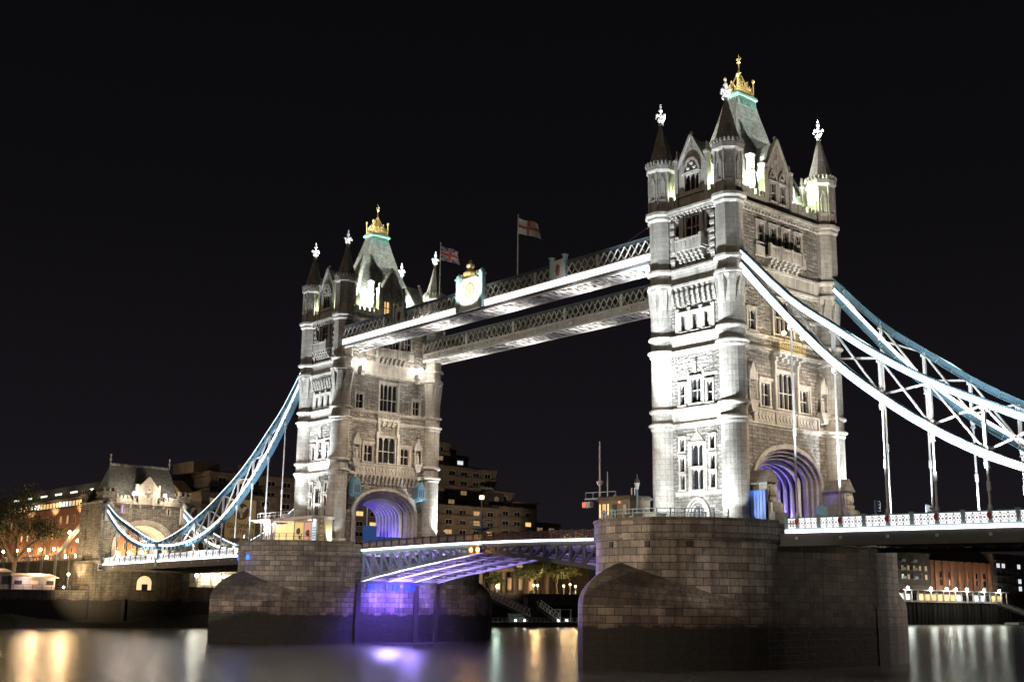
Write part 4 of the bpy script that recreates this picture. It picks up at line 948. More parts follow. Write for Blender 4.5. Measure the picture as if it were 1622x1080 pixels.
walk_n = make_walkway(-8.45, 'nearer high walkway with a brilliant white band and a gilded crest', True)
walk_f = make_walkway(8.45, 'farther high walkway, grey lattice above a row of small square panels', False)
# crest at mid span and two plain panels
cr = thing('crest', 'floodlit white crest panel with gilded top in the middle of the walkway', 'crest', (-41.6, -10.6, 33.9))
m = MB(); m.box(-43.9, -39.5, -10.75, -10.55, 34.0, 38.3); m.prism([(-43.9, 38.3), (-39.5, 38.3), (-40.4, 38.8), (-43.0, 38.8)], -10.75, -10.55); m.box(-44.0, -39.4, -10.95, -10.75, 34.0, 34.5); m.box(-43.9, -39.5, -10.85, -10.75, 38.0, 38.3); cb = m.build('panel', white, cr)
m = MB()
for i in range(16):
    a0 = 2*math.pi*i/16; c = (-41.7+0.95*math.cos(a0), -10.8, 36.9+1.0*math.sin(a0)); m.ball(c, 0.24, 6, 4)
for a in range(4): a0 = math.pi/4+a*math.pi/2; m.bar((-41.7, -10.85, 36.8), (-41.7+0.8*math.cos(a0), -10.85, 36.8+0.8*math.sin(a0)), 0.16, up=(0, 1, 0))
m.prism([(-42.1, 37.3), (-41.3, 37.3), (-41.3, 36.7), (-41.7, 36.2), (-42.1, 36.7)], -10.85, -10.76); m.build('wreath', paint('pale_gilt', (.30, .26, .08), .5), cr)
for x in (-44.3, -39.0):
    m = MB(); m.box(x-0.42, x+0.42, -10.95, -10.3, 33.95, 38.8); m.box(x-0.55, x+0.55, -11.1, -10.2, 38.8, 39.1); m.box(x-0.5, x+0.5, -11.05, -10.25, 35.0, 35.2); m.lathe(x, -10.65, [(0.3, 39.1), (0.5, 39.4), (0.0, 39.9)], 8, cap=False); m.build('pilaster', paleblue, cr)
m = MB(); m.lathe(-41.7, -10.65, [(0.95, 38.95), (1.1, 39.4), (0.6, 39.9), (0.3, 40.1), (0.62, 40.5), (0.6, 40.8), (0.15, 41.0), (0.3, 41.3), (0.0, 41.7)], 10, cap=False)
for i in range(9):
    x = -43.7+i*0.5
    if abs(x+41.7) > 0.8: m.tube((x, -10.65, 38.3), (x, -10.65, 39.5), 0.05); m.ball((x, -10.65, 39.55), 0.11, 6, 4)
m.build('gilded_top', gold, cr)
for x, lb in ((-23.0, 'grey crest panel on the walkway, right of the flag with a red cross'), (-59.6, 'grey crest panel on the walkway, close to the far tower')):
    t = thing('walkway_panel', lb, 'crest panel', (x, -10.5, 34.9), 'plain panels on the walkway')
    m = MB(); m.box(x-1.05, x+1.05, -10.55, -10.35, 35.05, 37.6); m.build('panel', cream, t)
    for s in (-1, 1): m = MB(); m.box(x+s*1.3-0.2, x+s*1.3+0.2, -10.7, -10.2, 34.95, 38.0); m.box(x+s*1.3-0.3, x+s*1.3+0.3, -10.8, -10.1, 38.0, 38.15); m.build('frame', paleblue, t)
    m = MB(); m.lathe(x, -10.55, [(0.2, 35.4), (0.35, 36.0), (0.25, 36.6), (0.12, 36.9)], 6); m.bar((x-0.5, -10.6, 36.0), (x+0.5, -10.6, 36.6), 0.12); m.build('relief', maroon, t)
# flags
def flag(x, y, z0, z1, label, flabel, colour, w, h, ph):
    t = thing('flagpole', label, 'flagpole', (x, y, z0), 'flagpoles on the walkway')
    m = MB(); m.tube((x, y, z0), (x, y, z1), 0.09, 0.05); m.ball((x, y, z1+0.06), 0.13, 6, 4); m.build('pole', cream, t)
    fm = MB(); nx, nz = 45, 27
    def q(i, j):
        u, v = i/nx, j/nz; s = u*w
        return (x+0.06+s*0.80+0.1*math.sin(u*9+v*2), y+s*0.42+0.30*u*math.sin(u*8+v*2.2+ph), z1-0.4-h*(1-v)*(1-0.08*u)-s*0.34-0.1*u*math.sin(u*7+ph))
    for i in range(nx):
        for j in range(nz):
            fm.cur = colour((i+0.5)/nx, (j+0.5)/nz); fm.face([q(i, j), q(i+1, j), q(i+1, j+1), q(i, j+1)])
    o = fm.build('flag', [paint('flag_white', (.32, .30, .29), .8), paint('flag_red', (.26, .04, .03), .8), paint('flag_blue', (.02, .03, .12), .8)], None, smooth=True)
    so2 = o.modifiers.new('cloth', 'SOLIDIFY'); so2.thickness = 0.02
    return tag(o, flabel, 'flag', 'flags over the walkway')
eng = lambda u, v: 1 if (abs(u-0.5) < 0.06 or abs(v-0.5) < 0.1) else 0
def uni(u, v):
    X, Y = (u-0.5)*2, (v-0.5)
    if abs(X) < 0.1 or abs(Y) < 0.1: return 1
    if abs(X) < 0.17 or abs(Y) < 0.17: return 0
    d = min(abs(Y-X*0.5), abs(Y+X*0.5))
    if d < 0.045: return 1
    return 0 if d < 0.12 else 2
flag(-33.7, -8.45, 37.4, 46.9, 'taller looking flagpole, the right one, flying the red cross flag', 'white flag with a red cross flying near mid walkway', eng, 3.6, 2.3, 0.4)
flag(-52.0, -8.45, 37.4, 46.8, 'left flagpole beside the far tower roof, flying the union flag', 'red, white and blue union flag left of the crest', uni, 3.6, 2.3, 1.3)
# thin cable from the walkway roof to the near tower
m = MB(); m.tube((-14.5, -8.4, 37.4), (-6.2, -8.4, 40.0), 0.035, n=5); m.build('stay_cable', cream, None, label='thin stay cable rising from the walkway roof to the near tower', cat='cable')
# ------------------------------------------------------------------ north gateway (abutment tower)
def make_gateway():
    G = thing('gateway_tower', 'low stone gateway with a wide arch and slate roof at the far bank', 'gateway', (-177.2, 0, WZ-1))
    fx = face_at(90, -171.6+177.2, -177.2, 0)   # face towards the river, x along world y
    H = []
    b = MB()
    b.f = fx
    SP, RX, RZ, n = 3.6, 7.0, 5.6, 24
    arc = lambda rx, rz: [(-rx*math.cos(math.pi*i/n), SP+rz*math.sin(math.pi*i/n)) for i in range(n+1)]
    w1 = window(G, fx, -5.6, 11.1, 0.55, 1.6, 1, 0, lit=purplelit); w2 = window(G, fx, 5.4, 11.1, 0.5, 1.3, 1, 0)
    A = arc(RX, RZ); b.wall(-10, -RX, 0.2, 10.2); b.wall(RX, 10, 0.2, 10.2); b.wall(-10, 10, 10.2, 13.3, [w1, w2], reveal=0.5)
    for i in range(n): b.face([(A[i][0], 0, A[i][1]), (A[i+1][0], 0, A[i+1][1]), (A[i+1][0], 0, 10.2), (A[i][0], 0, 10.2)])
    b.f = ident
    for s in (-1, 1): b.face([(-171.6, s*10, -0.0), (-183, s*10, -0.0), (-183, s*10, 13.3), (-171.6, s*10, 13.3)])
    b.f = face_at(-90, 5.8, -177.2, 0); b.wall(-10, -RX, 0.2, 13.3); b.wall(RX, 10, 0.2, 13.3)
    for i in range(n): b.face([(A[i][0], 0, A[i][1]), (A[i+1][0], 0, A[i+1][1]), (A[i+1][0], 0, 13.3), (A[i][0], 0, 13.3)])
    b.build('gateway_wall', rubble, G)
    a_ = MB(fx)
    steps = [(RX+0.5, RZ+0.5, -0.3), (RX-0.1, RZ-0.1, 0.15), (RX-0.5, RZ-0.45, 0.6), (RX-0.9, RZ-0.8, 1.1)]
    for (r1, q1, y1), (r2, q2, y2) in zip(steps, steps[1:]):
        A, B = arc(r1, q1), arc(r2, q2); A = [(A[0][0], 0.3)]+A+[(A[-1][0], 0.3)]; B = [(B[0][0], 0.3)]+B+[(B[-1][0], 0.3)]
        for i in range(len(A)-1):
            a_.face([(A[i][0], y1, A[i][1]), (A[i+1][0], y1, A[i+1][1]), (B[i+1][0], y1, B[i+1][1]), (B[i][0], y1, B[i][1])]); a_.face([(B[i][0], y1, B[i][1]), (B[i+1][0], y1, B[i+1][1]), (B[i+1][0], y2, B[i+1][1]), (B[i][0], y2, B[i][1])])
    B = [(B[0][0], 0.3)]+B+[(B[-1][0], 0.3)]
    for i in range(len(B)-1): a_.face([(B[i][0], 1.1, B[i][1]), (B[i+1][0], 1.1, B[i+1][1]), (B[i+1][0], 10.4, B[i+1][1]), (B[i][0], 10.4, B[i][1])])
    a_.build('gateway_arch', trim, G)
    # corner turrets and buttresses
    for sx_ in (-171.6, -183):
        for s in (-1, 1):
            c = MB(); x0, x1 = (sx_-2.8, sx_+0.5) if sx_ > -180 else (sx_-0.5, sx_+2.8); y0, y1 = s*7.6, s*10.5
            c.box(x0, x1, y0, y1, 13.3, 15.2); c.box(x0-0.25, x1+0.25, min(y0, y1)-0.25, max(y0, y1)+0.25, 13.25, 13.6); c.box(x0-0.25, x1+0.25, min(y0, y1)-0.25, max(y0, y1)+0.25, 15.2, 15.5)
            for i in range(3):
                xx = x0+0.3+i*(x1-x0-0.6)/2
                for yy in (min(y0, y1)+0.1, max(y0, y1)-0.1): c.box(xx-0.32, xx+0.32, yy-0.25, yy+0.25, 15.5, 16.5)
                for xk in (x0+0.1, x1-0.1): yy = min(y0, y1)+0.3+i*(2.9-0.6)/2; c.box(xk-0.25, xk+0.25, yy-0.3, yy+0.3, 15.5, 16.48)
            c.box(x0, x1, s*9.7, s*10.5, 0, 13.3)
            c.build('corner_turret', rubble, G)
    t = MB()
    t.box(-171.7, -171.1, -10.1, 10.1, 13.05, 13.4); t.box(-183.2, -171.1, -10.6, -10.0, 13.05, 13.35); t.box(-184, -171.0, -10.9, -10.0, -0.4, 0.3); t.box(-183.2, -171.1, 10.0, 10.6, 13.05, 13.35)
    for i in range(17):
        u = -7.2+i*0.9
        if abs(u) > 2.6: t.box(-171.6, -171.1, u-0.3, u+0.3, 14.2, 14.9)
    t.box(-171.6, -171.1, -7.6, 7.6, 13.4, 14.2)
    for u in (-4, -1.6, 1.6, 4): t.box(-171.6, -171.2, u-0.15, u+0.15, 12.2, 13.05)
    t.box(-171.1, -170.6, -9.9, -8.0, 9.0, 12.8); t.box(-171.1, -170.6, 8.0, 9.9, 9.0, 12.8)
    for s in (-1, 1): t.ball((-170.9, s*9.0, 13.0), 0.8, 8, 5)
    t.build('gateway_trim', trim, G)
    g = MB(fx); g.box(-2.3, 2.3, -0.4, 0.5, 13.4, 16.6); g.prism([(-2.3, 16.6), (2.3, 16.6), (0, 19.2)], -0.4, 0.5)
    for s in (-1, 1): g.box(s*2.3, s*2.8, -0.5, 0.6, 13.4, 17.6); g.bar((s*2.4, -0.3, 16.7), (0, -0.3, 19.4), 0.4, 0.3)
    for u, z in ((0, 14.6), (-0.8, 15.4), (0.8, 15.4), (0, 16.2), (-0.5, 15), (0.5, 15)): g.ball((u, -0.42, z), 0.42, 6, 4)
    g.prism([(-1.5, 14.0), (1.5, 14.0), (1.5, 16.4), (0, 17.5), (-1.5, 16.4)], -0.55, -0.4); g.build('heraldic_gable', trim, G)
    r_ = MB(); e = [(-173, -8.8), (-181.6, -8.8), (-181.6, 8.8), (-173, 8.8)]
    rg = [(-177.2, -7.0, 22.0), (-177.2, 7.4, 22.0)]
    P = [(x, y, 14.4) for x, y in e]; M_ = [(-174.6, -7.9, 17.6), (-180, -7.9, 17.6), (-180, 7.9, 17.6), (-174.6, 7.9, 17.6)]
    for i in range(4): j = (i+1) % 4; r_.face([P[i], P[j], M_[j], M_[i]])
    r_.face([M_[0], M_[1], rg[0]]); r_.face([M_[1], M_[2], rg[1], rg[0]]); r_.face([M_[2], M_[3], rg[1]]); r_.face([M_[3], M_[0], rg[0], rg[1]])
    r_.box(-182.6, -172, -9.6, 9.6, 13.2, 13.9); ro = r_.build('roof', slate, G)
    m = MB(); m.box(-177.3, -177.1, -7, 7.4, 22.0, 22.25)
    for i in range(25): m.box(-177.28, -177.12, -6.9+i*0.59, -6.6+i*0.59, 22.25, 22.55)
    for y in (-7.0, 7.4): m.tube((-177.2, y, 22.0), (-177.2, y, 24.4), 0.12); m.ball((-177.2, y, 23.3), 0.32, 6, 4); m.ball((-177.2, y, 24.4), 0.25, 6, 4)
    m.build('ridge_cresting', cream, ro)
    m = MB(); 
    for k in range(4):
        y0 = -8.9+k*0.5; m.bar((-173.0-k*1.05, -8.8+k*0.45, 14.4+k*1.9), (-174.05-k*1.05, -8.35+k*0.45, 16.3+k*1.9), 0.3)
    m.build('lead_hip', copper, ro)
    # masonry below the road
    lo = MB()
    lo.box(-183.2, -171.3, -11.6, 11.6, WZ-1, -0.4)
    ar = arch_pts(-1.6, 1.6, -4.2, 1.9, 6); 
    lo.build('abutment_masonry', quaystone, G)
    dm = MB(fx); ap = [(-1.0, -5.9), (-1.0, -4.2)]+[(1.3*0 + x, z) for x, z in arch_pts(-1.0, 2.4, -4.2, 1.4, 6)[1:-1]]+[(2.4, -4.2), (2.4, -5.9)]
    dm.prism(ap, -0.36, -0.30); o = dm.build('river_door', emit('warm_doorway', (1, .72, .42), 0.8), G)
    m = MB(fx); m.box(0.1, 1.5, -0.42, -0.36, -5.9, -4.6); m.box(-1.3, 2.7, -0.6, -0.3, -6.2, -5.9); m.build('door_sill', wood, G)
    m = MB(); m.box(-171.2, -170.6, -4.2, -3.7, WZ-1, -8.4); m.box(-171.15, -170.7, -4.15, -3.75, -8.4, -8.0); m.build('mooring_post', wood, G)
    m = MB()
    for z in (-1.7, -0.5): m.bar((-170.6, -10.5, z), (-170.6, 9.8, z), 0.12)
    for i in range(8): y = -10.5+i*2.9; m.bar((-170.6, y, -1.7), (-170.6, y, -0.4), 0.1)
    m.box(-171.2, -170.4, -10.5, 9.8, -1.85, -1.75); m.build('inspection_gantry', cream, G)
    return G
make_gateway()
for s, lb in ((-1, 'bright lamp left of the carved gable on the gateway battlements'), (1, 'bright lamp right of the carved gable on the gateway battlements')):
    t = thing('floodlight', lb, 'floodlight', (-170.6, s*3.7, 14.0), 'lamps on the gateway')
    m = MB(); m.box(-171.1, -170.4, s*3.7-0.12, s*3.7+0.12, 14.0, 14.9); m.box(-170.9, -170.3, s*3.7-0.45, s*3.7+0.45, 14.9, 15.1); m.build('bracket', darksteel, t)
    m = MB(); m.ball((-170.5, s*3.7, 15.4), 0.34, 8, 6); m.build('lens', globew, t)
    bulb('flood_light', (-170.0, s*3.7, 15.4), 2200, (1, .8, .6), 0.3)
# backstay behind the gateway
m = MB(); m.bar((-185.5, -9, 9.0), (-202, -9, 1.0), 0.5, 1.1); m.build('backstay_girder', cream, None, label='sloping steel girder running down behind the gateway on the left', cat='girder')
# approach viaduct with balustrade
V = thing('approach_viaduct', 'stone approach viaduct with balustrade left of the gateway', 'viaduct', (-245, -9, -6.2))
m = MB(); m.box(-330, -183.3, -10, 9.5, -6.2, 0.6); m.build('viaduct_wall', quaystone, V)
m = MB()
for i in range(50): x = -184-i*2.2; m.box(x-0.12, x+0.12, -10.1, -9.8, 0.9, 1.7)
m.box(-300, -183.4, -10.15, -9.75, 0.6, 0.9); m.box(-300, -183.4, -10.2, -9.7, 1.7, 1.9)
for i in range(12): x = -188-i*9; m.box(x-0.5, x+0.5, -10.4, -9.6, -6, 2.1)
m.build('balustrade', ashlar, V)
for i in range(5):
    x = -189-i*9; m = MB(face_at(0, 10.0)); m.prism([(x-1.4, -5.9), (x-1.4, -3.0)]+arch_pts(x-1.4, x+1.4, -3.0, 1.6, 6)[1:-1]+[(x+1.4, -3.0), (x+1.4, -5.9)], -0.03, 0.0); m.build('vault_opening', roofdark, V)

# ------------------------------------------------------------------ lamps on the left bank
def street_lamp(x, y, z, h, label, group, watts, twin=False, gmat=globe, col=(1, .66, .32), cat='street lamp', gs=0.28):
    t = thing('street_lamp', label, cat, (x, y, z), group)
    m = MB(); m.lathe(x, y, [(0.22, z), (0.2, z+0.6), (0.08, z+0.8), (0.06, z+h)], 8)
    if twin: m.bar((x, y-0.6, z+h-0.1), (x, y+0.6, z+h-0.1), 0.08)
    m.build('post', darksteel, t)
    g = MB()
    for dy in ((-0.6, 0.6) if twin else (0,)): g.ball((x, y+dy, z+h+gs*0.8), gs, 8, 6)
    g.build('globe', gmat, t)
    if watts: bulb('street_light', (x+0.5, y-0.5, z+h+gs), watts*3.2, col, gs)
    return t
sl = [(-187.5, 'lamp on the viaduct just left of the gateway', 4.2, 500), (-193, 'second lamp left of the gateway on the viaduct, tall and bright', 6.3, 800), (-202, 'low lamp on the viaduct at the foot of the sloping girder', 2.6, 500), (-211, 'lamp on the viaduct right of the bare tree', 2.7, 500), (-219, 'lamp on the viaduct seen through the right side of the tree', 2.8, 500), (-228, 'lamp on the viaduct seen through the middle of the tree', 2.8, 500), (-238, 'lamp on the viaduct at the left edge of the photograph', 2.8, 500)]
for x, lb, h, w in sl: street_lamp(x, -9.0, 0.65, h, lb, 'lamps on the viaduct', w, gs=0.36)
street_lamp(-176.5, -14.6, -6.2, 3.2, 'small warm lamp standing on the wharf beside the gateway foot', None, 350, gs=0.3)

# ------------------------------------------------------------------ buildings
def block(parent, name, mat, x0, x1, y0, y1, z0, z1, fh=0, band=None, wins=None):
    m = MB(); m.box(x0, x1, y0, y1, z0, z1); o = m.build(name, mat, parent)
    return o
def win_grid(parent, face, u0, u1, z0, z1, du, dz, w, h, frame, lits, seed=0, arch=False, name='window', pr=0.12):
    """windows as frame parts with a pane each; lits = list of (material, share)"""
    rr = random.Random(seed); nu, nz = max(1, int((u1-u0)/du)), max(1, int((z1-z0)/dz))
    for i in range(nu):
        for j in range(nz):
            u, z = u0+(i+0.5)*(u1-u0)/nu, z0+j*dz
            m = MB(face); 
            if arch:
                o_ = arch_pts(u-w/2-0.14, u+w/2+0.14, z+h*0.7, h*0.42, 4); i_ = arch_pts(u-w/2, u+w/2, z+h*0.7, h*0.32, 4)
                for k in range(len(o_)-1): m.prism([o_[k], o_[k+1], i_[k+1], i_[k]], -pr, 0.02)
                for s in (-1, 1): m.box(u+s*w/2, u+s*(w/2+0.14), -pr, 0.02, z, z+h*0.7)
            else:
                m.box(u-w/2-0.1, u+w/2+0.1, -pr, 0.02, z+h, z+h+0.14)
                for s in (-1, 1): m.box(u+s*w/2, u+s*(w/2+0.1), -pr, 0.02, z, z+h)
            m.box(u-w/2-0.15, u+w/2+0.15, -pr-0.08, 0.02, z-0.14, z); m.box(u-0.04, u+0.04, -pr+0.04, 0.01, z, z+h)
            o = m.build(name, frame, parent)
            t_ = rr.random(); mt = glass
            for mm, sh in lits:
                if t_ < sh: mt = mm; break
                t_ -= sh
            g = MB(face); zt = z+h*0.98; g.face([(u-w/2, -0.025, z), (u+w/2, -0.025, z), (u+w/2, -0.025, zt), (u-w/2, -0.025, zt)]); g.build('pane', mt, o)
# long red brick block behind the gateway
Bk = thing('brick_building', 'long red brick block with a lit attic and arched windows behind the gateway', 'building', (-250, 22, -6))
m = MB(); m.box(-330, -204, 16, 40, -5, 17.6); bw = m.build('wall', redbrick, Bk)
m = MB(); m.box(-330, -204, 15.7, 16.0, 17.6, 18.1); m.box(-330, -204, 15.6, 16.0, 20.3, 20.6); m.box(-329.5, -204.5, 17.2, 39, 17.6, 20.6); m.build('attic', darkbrick, Bk)
m = MB(); m.prism([(-330, 20.6), (-204, 20.6), (-206, 24.2), (-328, 24.2)], 16.5, 39); m.build('roof', roofdark, Bk)
f0 = face_at(0, -16.0); 
win_grid(Bk, f0, -312, -206, 13.2, 16, 5.2, 4, 1.5, 2.4, trim, [(dimlit, .15)], 1, True)
win_grid(Bk, f0, -312, -206, 9.0, 12, 5.2, 4, 1.3, 1.9, trim, [(warmlit, .1), (dimlit, .3)], 2, True)
win_grid(Bk, f0, -312, -206, 4.8, 8, 5.2, 4, 1.3, 1.9, trim, [(dimlit, .3)], 3, True)
win_grid(Bk, face_at(0, -17.2), -312, -205, 18.5, 20.2, 2.6, 3, 1.9, 1.5, cream, [(warmlit, .75), (coollit, .2)], 4)
for i in range(9):
    x = -308+i*12; m = MB(); m.bar((x-2.6, 16.45, 22.3), (x+2.6, 16.45, 22.3), 0.16, 0.5); m.build('skylight', emit('skylight_glow', (.8, 1, .85), 1.3) if i == 0 else MATS['skylight_glow'], Bk)
for i in range(7): bulb('facade_light', (-300+i*15, 11.5, 3.2), 4200, (1, .62, .3), 0.4)
for i in range(3): bulb('arch_glow', (-214+i*-9, 12.5, 3), 2600, (1, .7, .38), 0.4)
for i in range(3): spot('attic_light', (-292+i*20, 13.5, 17.2), (-292+i*20, 17.2, 19.8), 2200, 130, (1, .85, .5), .3)
# long row of street level lights along the building foot, seen over the balustrade and through the arch
for i in range(12):
    x = -206-i*8.2; lb = 'wall lamp number %d' % i
names_ = ['first', 'second', 'third', 'fourth', 'fifth', 'sixth', 'seventh', 'eighth', 'ninth', 'tenth']
for i in range(10):
    x = -207-i*7.4; t = thing('wall_lamp', 'glowing wall lamp on the red brick block, %s from the gateway' % names_[i], 'wall lamp', (x, 15.5, 4.2), 'wall lamps of the brick block')
    m = MB(); m.box(x-0.12, x+0.12, 15.3, 16.0, 3.9, 4.1); m.build('bracket', darksteel, t); m = MB(); m.ball((x, 15.2, 3.7), 0.55, 8, 6); m.build('globe', globe, t)
# hotel: stepped concrete blocks
Ht = thing('hotel', 'stepped brown concrete hotel with banded storeys rising behind the bridge', 'hotel', (-215, 85, -5))
HB = [(22.5, 44, -190, 19.0, 'L1'), (27.5, 53.6, -196, 25.0, 'L2'), (49.1, 84.2, -199, 21.9, 'M'), (69.4, 108.4, -205, 27.3, 'T0'), (82.2, 103.6, -196, 26.2, 'F1'), (93.3, 111.1, -203, 40.9, 'T'), (101.8, 121.0, -206, 37.6, 'T2'), (105.1, 125.9, -198, 33.1, 'T3'), (97, 120, -189, 20.5, 'F2'), (121.0, 129.1, -193, 26.2, 'S'), (120, 136, -190, 21.3, 'R1'), (136.7, 148.8, -193, 17.3, 'R2'), (99, 136, -184, 8.5, 'F3')]   # y0, y1, front x, top
for k, (y0, y1, xf, z1, nm) in enumerate(HB):
    m = MB(); m.box(xf-22-k*0.13, xf, y0, y1, -5+(0 if nm != 'F3' else 6.4), z1)
    n_f = int((z1+2)/2.9)
    for q in range(n_f):
        z = z1-0.9-q*2.9
        if z > 0: m.box(xf, xf+0.55, y0-0.05, y1+0.05, z-0.55+k*0.004, z+0.55+k*0.004)
        if z > 0: m.box(xf-10, xf+0.45, y0-0.5, y0, z-0.5+k*0.004, z+0.5+k*0.004)
    m.build('concrete_block', concrete, Ht)
    fx = face_at(90, xf, 0, 0); nf2 = n_f-1
    for q in range(min(nf2, 7)):
        z = z1-0.9-q*2.9-0.55-1.5
        if z < (9 if nm in ('F1', 'F2', 'R1', 'T3') and xf < -184 and 99 <= y0 <= 130 else 0.5): continue
        win_grid(Ht, fx, y0+1, y1-1, z, z+1.3, 4.3, 3, 2.3, 1.25, cream, [(warmlit, .07), (dimlit, .22), (coollit, .04)], 100+k*11+q)
for q_ in ((-212, -204, 98, 104, 40, 43.5), (-212, -207, 112, 117, 37.5, 39.5), (-212, -200, 24.5, 32, 24.5, 27.5), (-205, -203, 40, 41, 24.5, 28), (-196, -192, 128, 138, 18.5, 22.5)): m = MB(); m.box(*q_); m.build('rooftop_plant', concrete, Ht)
m = MB()
for i in range(9): y = 100+i*4.4; m.box(-184.6, -183.6, y-0.55, y+0.55, -5, 1.5)
m.box(-188.5, -188, 99, 136, -5, 1.6); m.build('colonnade', concrete, Ht)
win_grid(Ht, face_at(90, -188, 0, 0), 100, 135.5, -3.9, -1, 4.4, 9, 3.2, 3.6, cream, [(warmlit, .35), (dimlit, .4)], 77, name='shop_window')
m = MB(); m.box(-193.2, -189.4, 128, 137, 22.5, 22.9); pg = m.build('penthouse_roof', concrete, Ht)
win_grid(Ht, face_at(90, -191.9, 0, 0), 128.5, 137.5, 19.2, 22, 1.6, 3, 1.1, 2.2, darksteel, [(coollit, .6)], 5, name='penthouse_window')
# hotel signs
def text(s, size, loc, rot, mat, parent, name='lettering', ext=0.03, align='CENTER'):
    c = bpy.data.curves.new(name, 'FONT'); c.body = s; c.size = size; c.extrude = ext; c.align_x = align; c.align_y = 'CENTER'; c.space_line = 0.95
    o = bpy.data.objects.new(name, c); COL.objects.link(o); c.materials.append(mat); o.location = Vector(loc)-(Vector(parent['_org']) if parent else Vector((0, 0, 0))); o.rotation_euler = rot
    bpy.context.view_layer.update()
    me = bpy.data.meshes.new_from_object(o.evaluated_get(bpy.context.evaluated_depsgraph_get())); o2 = bpy.data.objects.new(name, me); COL.objects.link(o2); o2.location = o.location; o2.rotation_euler = o.rotation_euler; o2.parent = parent
    bpy.data.objects.remove(o)
    return o2
sgn = thing('hotel_sign', 'beige wall sign of the hotel with round emblem and dark capitals', 'sign', (-188.6, 33.2, 3), None)
signmat = paint('sign_board', (0.50, 0.42, 0.22), .7); emb = paint('sign_brown', (0.10, 0.055, 0.035), .7); signwhite = paint('sign_white', (0.8, 0.78, 0.74), .7)
m = MB(); m.box(-189.4, -188.9, 29.0, 37.4, 3.0, 17.4); m.build('board', signmat, sgn)
def emblem(y, z, r, x=-188.86, parent=sgn):
    m = MB(lambda a, b, c: (x+c, y+a, z+b)); m.lathe(0, 0, [(r, 0), (r, 0.08)], 24); m.build('emblem', emb, parent)
    m = MB()
    for s in (-1, 1):
        for k in range(3):
            y0 = y+s*(0.12+k*0.27)*r; m.bar((x+0.14, y+s*0.05*r, z-0.75*r+k*0.2*r), (x+0.14, y0, z+0.35*r+(0.12*k)*r), 0.1*r, 0.12*r, up=(1, 0, 0)); m.bar((x+0.14, y0, z+0.3*r+0.1*k*r), (x+0.14, y+s*(0.35+k*0.2)*r, z+0.6*r-0.06*k*r), 0.1*r, 0.12*r, up=(1, 0, 0))
    m.build('emblem_mark', signwhite, parent)
emblem(33.2, 14.3, 2.1)
for s, z, sz in (('GUOMAN', 10.6, 1.75), ('HOTELS', 9.0, 1.6), ('THE TOWER', 7.0, 1.25)): text(s, sz, (-188.8, 33.2, z), (R(90), 0, R(90)), emb, sgn)
sg3 = thing('round_sign', 'round brown emblem on the hotel wall just right of the gateway', 'sign', (-188.7, 19.0, 12), None)
m = MB(); m.box(-189.0, -188.9, 16.2, 21.6, 9.0, 16.2); m.build('board', tan, sg3); emblem(19.0, 13.3, 2.0, -188.86, sg3)
sg2 = thing('dark_sign', 'dark square hotel sign with a pale disc high on the stepped hotel', 'sign', (-192.4, 121, 20.4), None)
m = MB(); m.box(-192.9, -192.3, 118.6, 124.6, 20.3, 25.2); m.build('board', roofdark, sg2)
m = MB(lambda a, b, c: (-192.3+c, 121.6+a, 23.3+b)); m.lathe(0, 0, [(0.9, 0), (0.9, 0.08)], 16); m.build('disc', cream, sg2)
text('THE TOWER', 0.75, (-192.2, 121.6, 21.3), (R(90), 0, R(90)), cream, sg2); 
gl = text('GUOMAN', 1.2, (-188.9, 115.0, 26.0), (R(90), 0, R(90)), cream, Ht)
gl.location.x += 0.0
for y, z, x in ((33, 4.2, -186), (110, 6.5, -181), (130, 5, -181)): bulb('hotel_light', (x, y, z-4), 500, (1, .7, .4), .4)
spot('hotel_uplight', (-182, 28, -2), (-190, 33, 12), 6500, 70, (1, .82, .45), .4); spot('hotel_uplight', (-190, 98, 28), (-203, 96, 36), 900, 90, (1, .7, .4), .4)
spot('hotel_uplight', (-150, 110, -4), (-196, 108, 16), 34000, 60, (1, .74, .5), 2); spot('hotel_uplight', (-150, 60, -4), (-199, 60, 14), 22000, 80, (1, .74, .5), 2)
# stair block with orange base right of the gateway
m = MB(); m.prism([(-206, -5), (-196, -5), (-196, 18), (-206, 23)], 20.5, 24.4); m.build('stair_tower', tan, Ht)
# glazed vaulted roof behind the right leaf
t = thing('vaulted_glasshouse', 'low barrel roofed pavilion lit yellow green beyond the lifting road', 'pavilion', (-195, 153, -5))
m = MB(); A = [(-6*math.cos(math.pi*i/10), 11.2+3.4*math.sin(math.pi*i/10)) for i in range(11)]; m.f = face_at(90, -190, 0, 153); m.prism([(-6, -5)]+A+[(6, -5)], 0, 8); m.build('hall', tan, t)
m = MB(face_at(90, -190, 0, 153))
for (a, b) in zip(A, A[1:]): m.bar((a[0], -0.3, a[1]), (b[0], -0.3, b[1]), 0.3)
for a in A[1:-1]: m.bar((0, -0.3, 11.2), (a[0], -0.3, a[1]), 0.14)
m.build('ribs', emit('green_yellow_glow', (.75, .8, .3), 0.35), t)

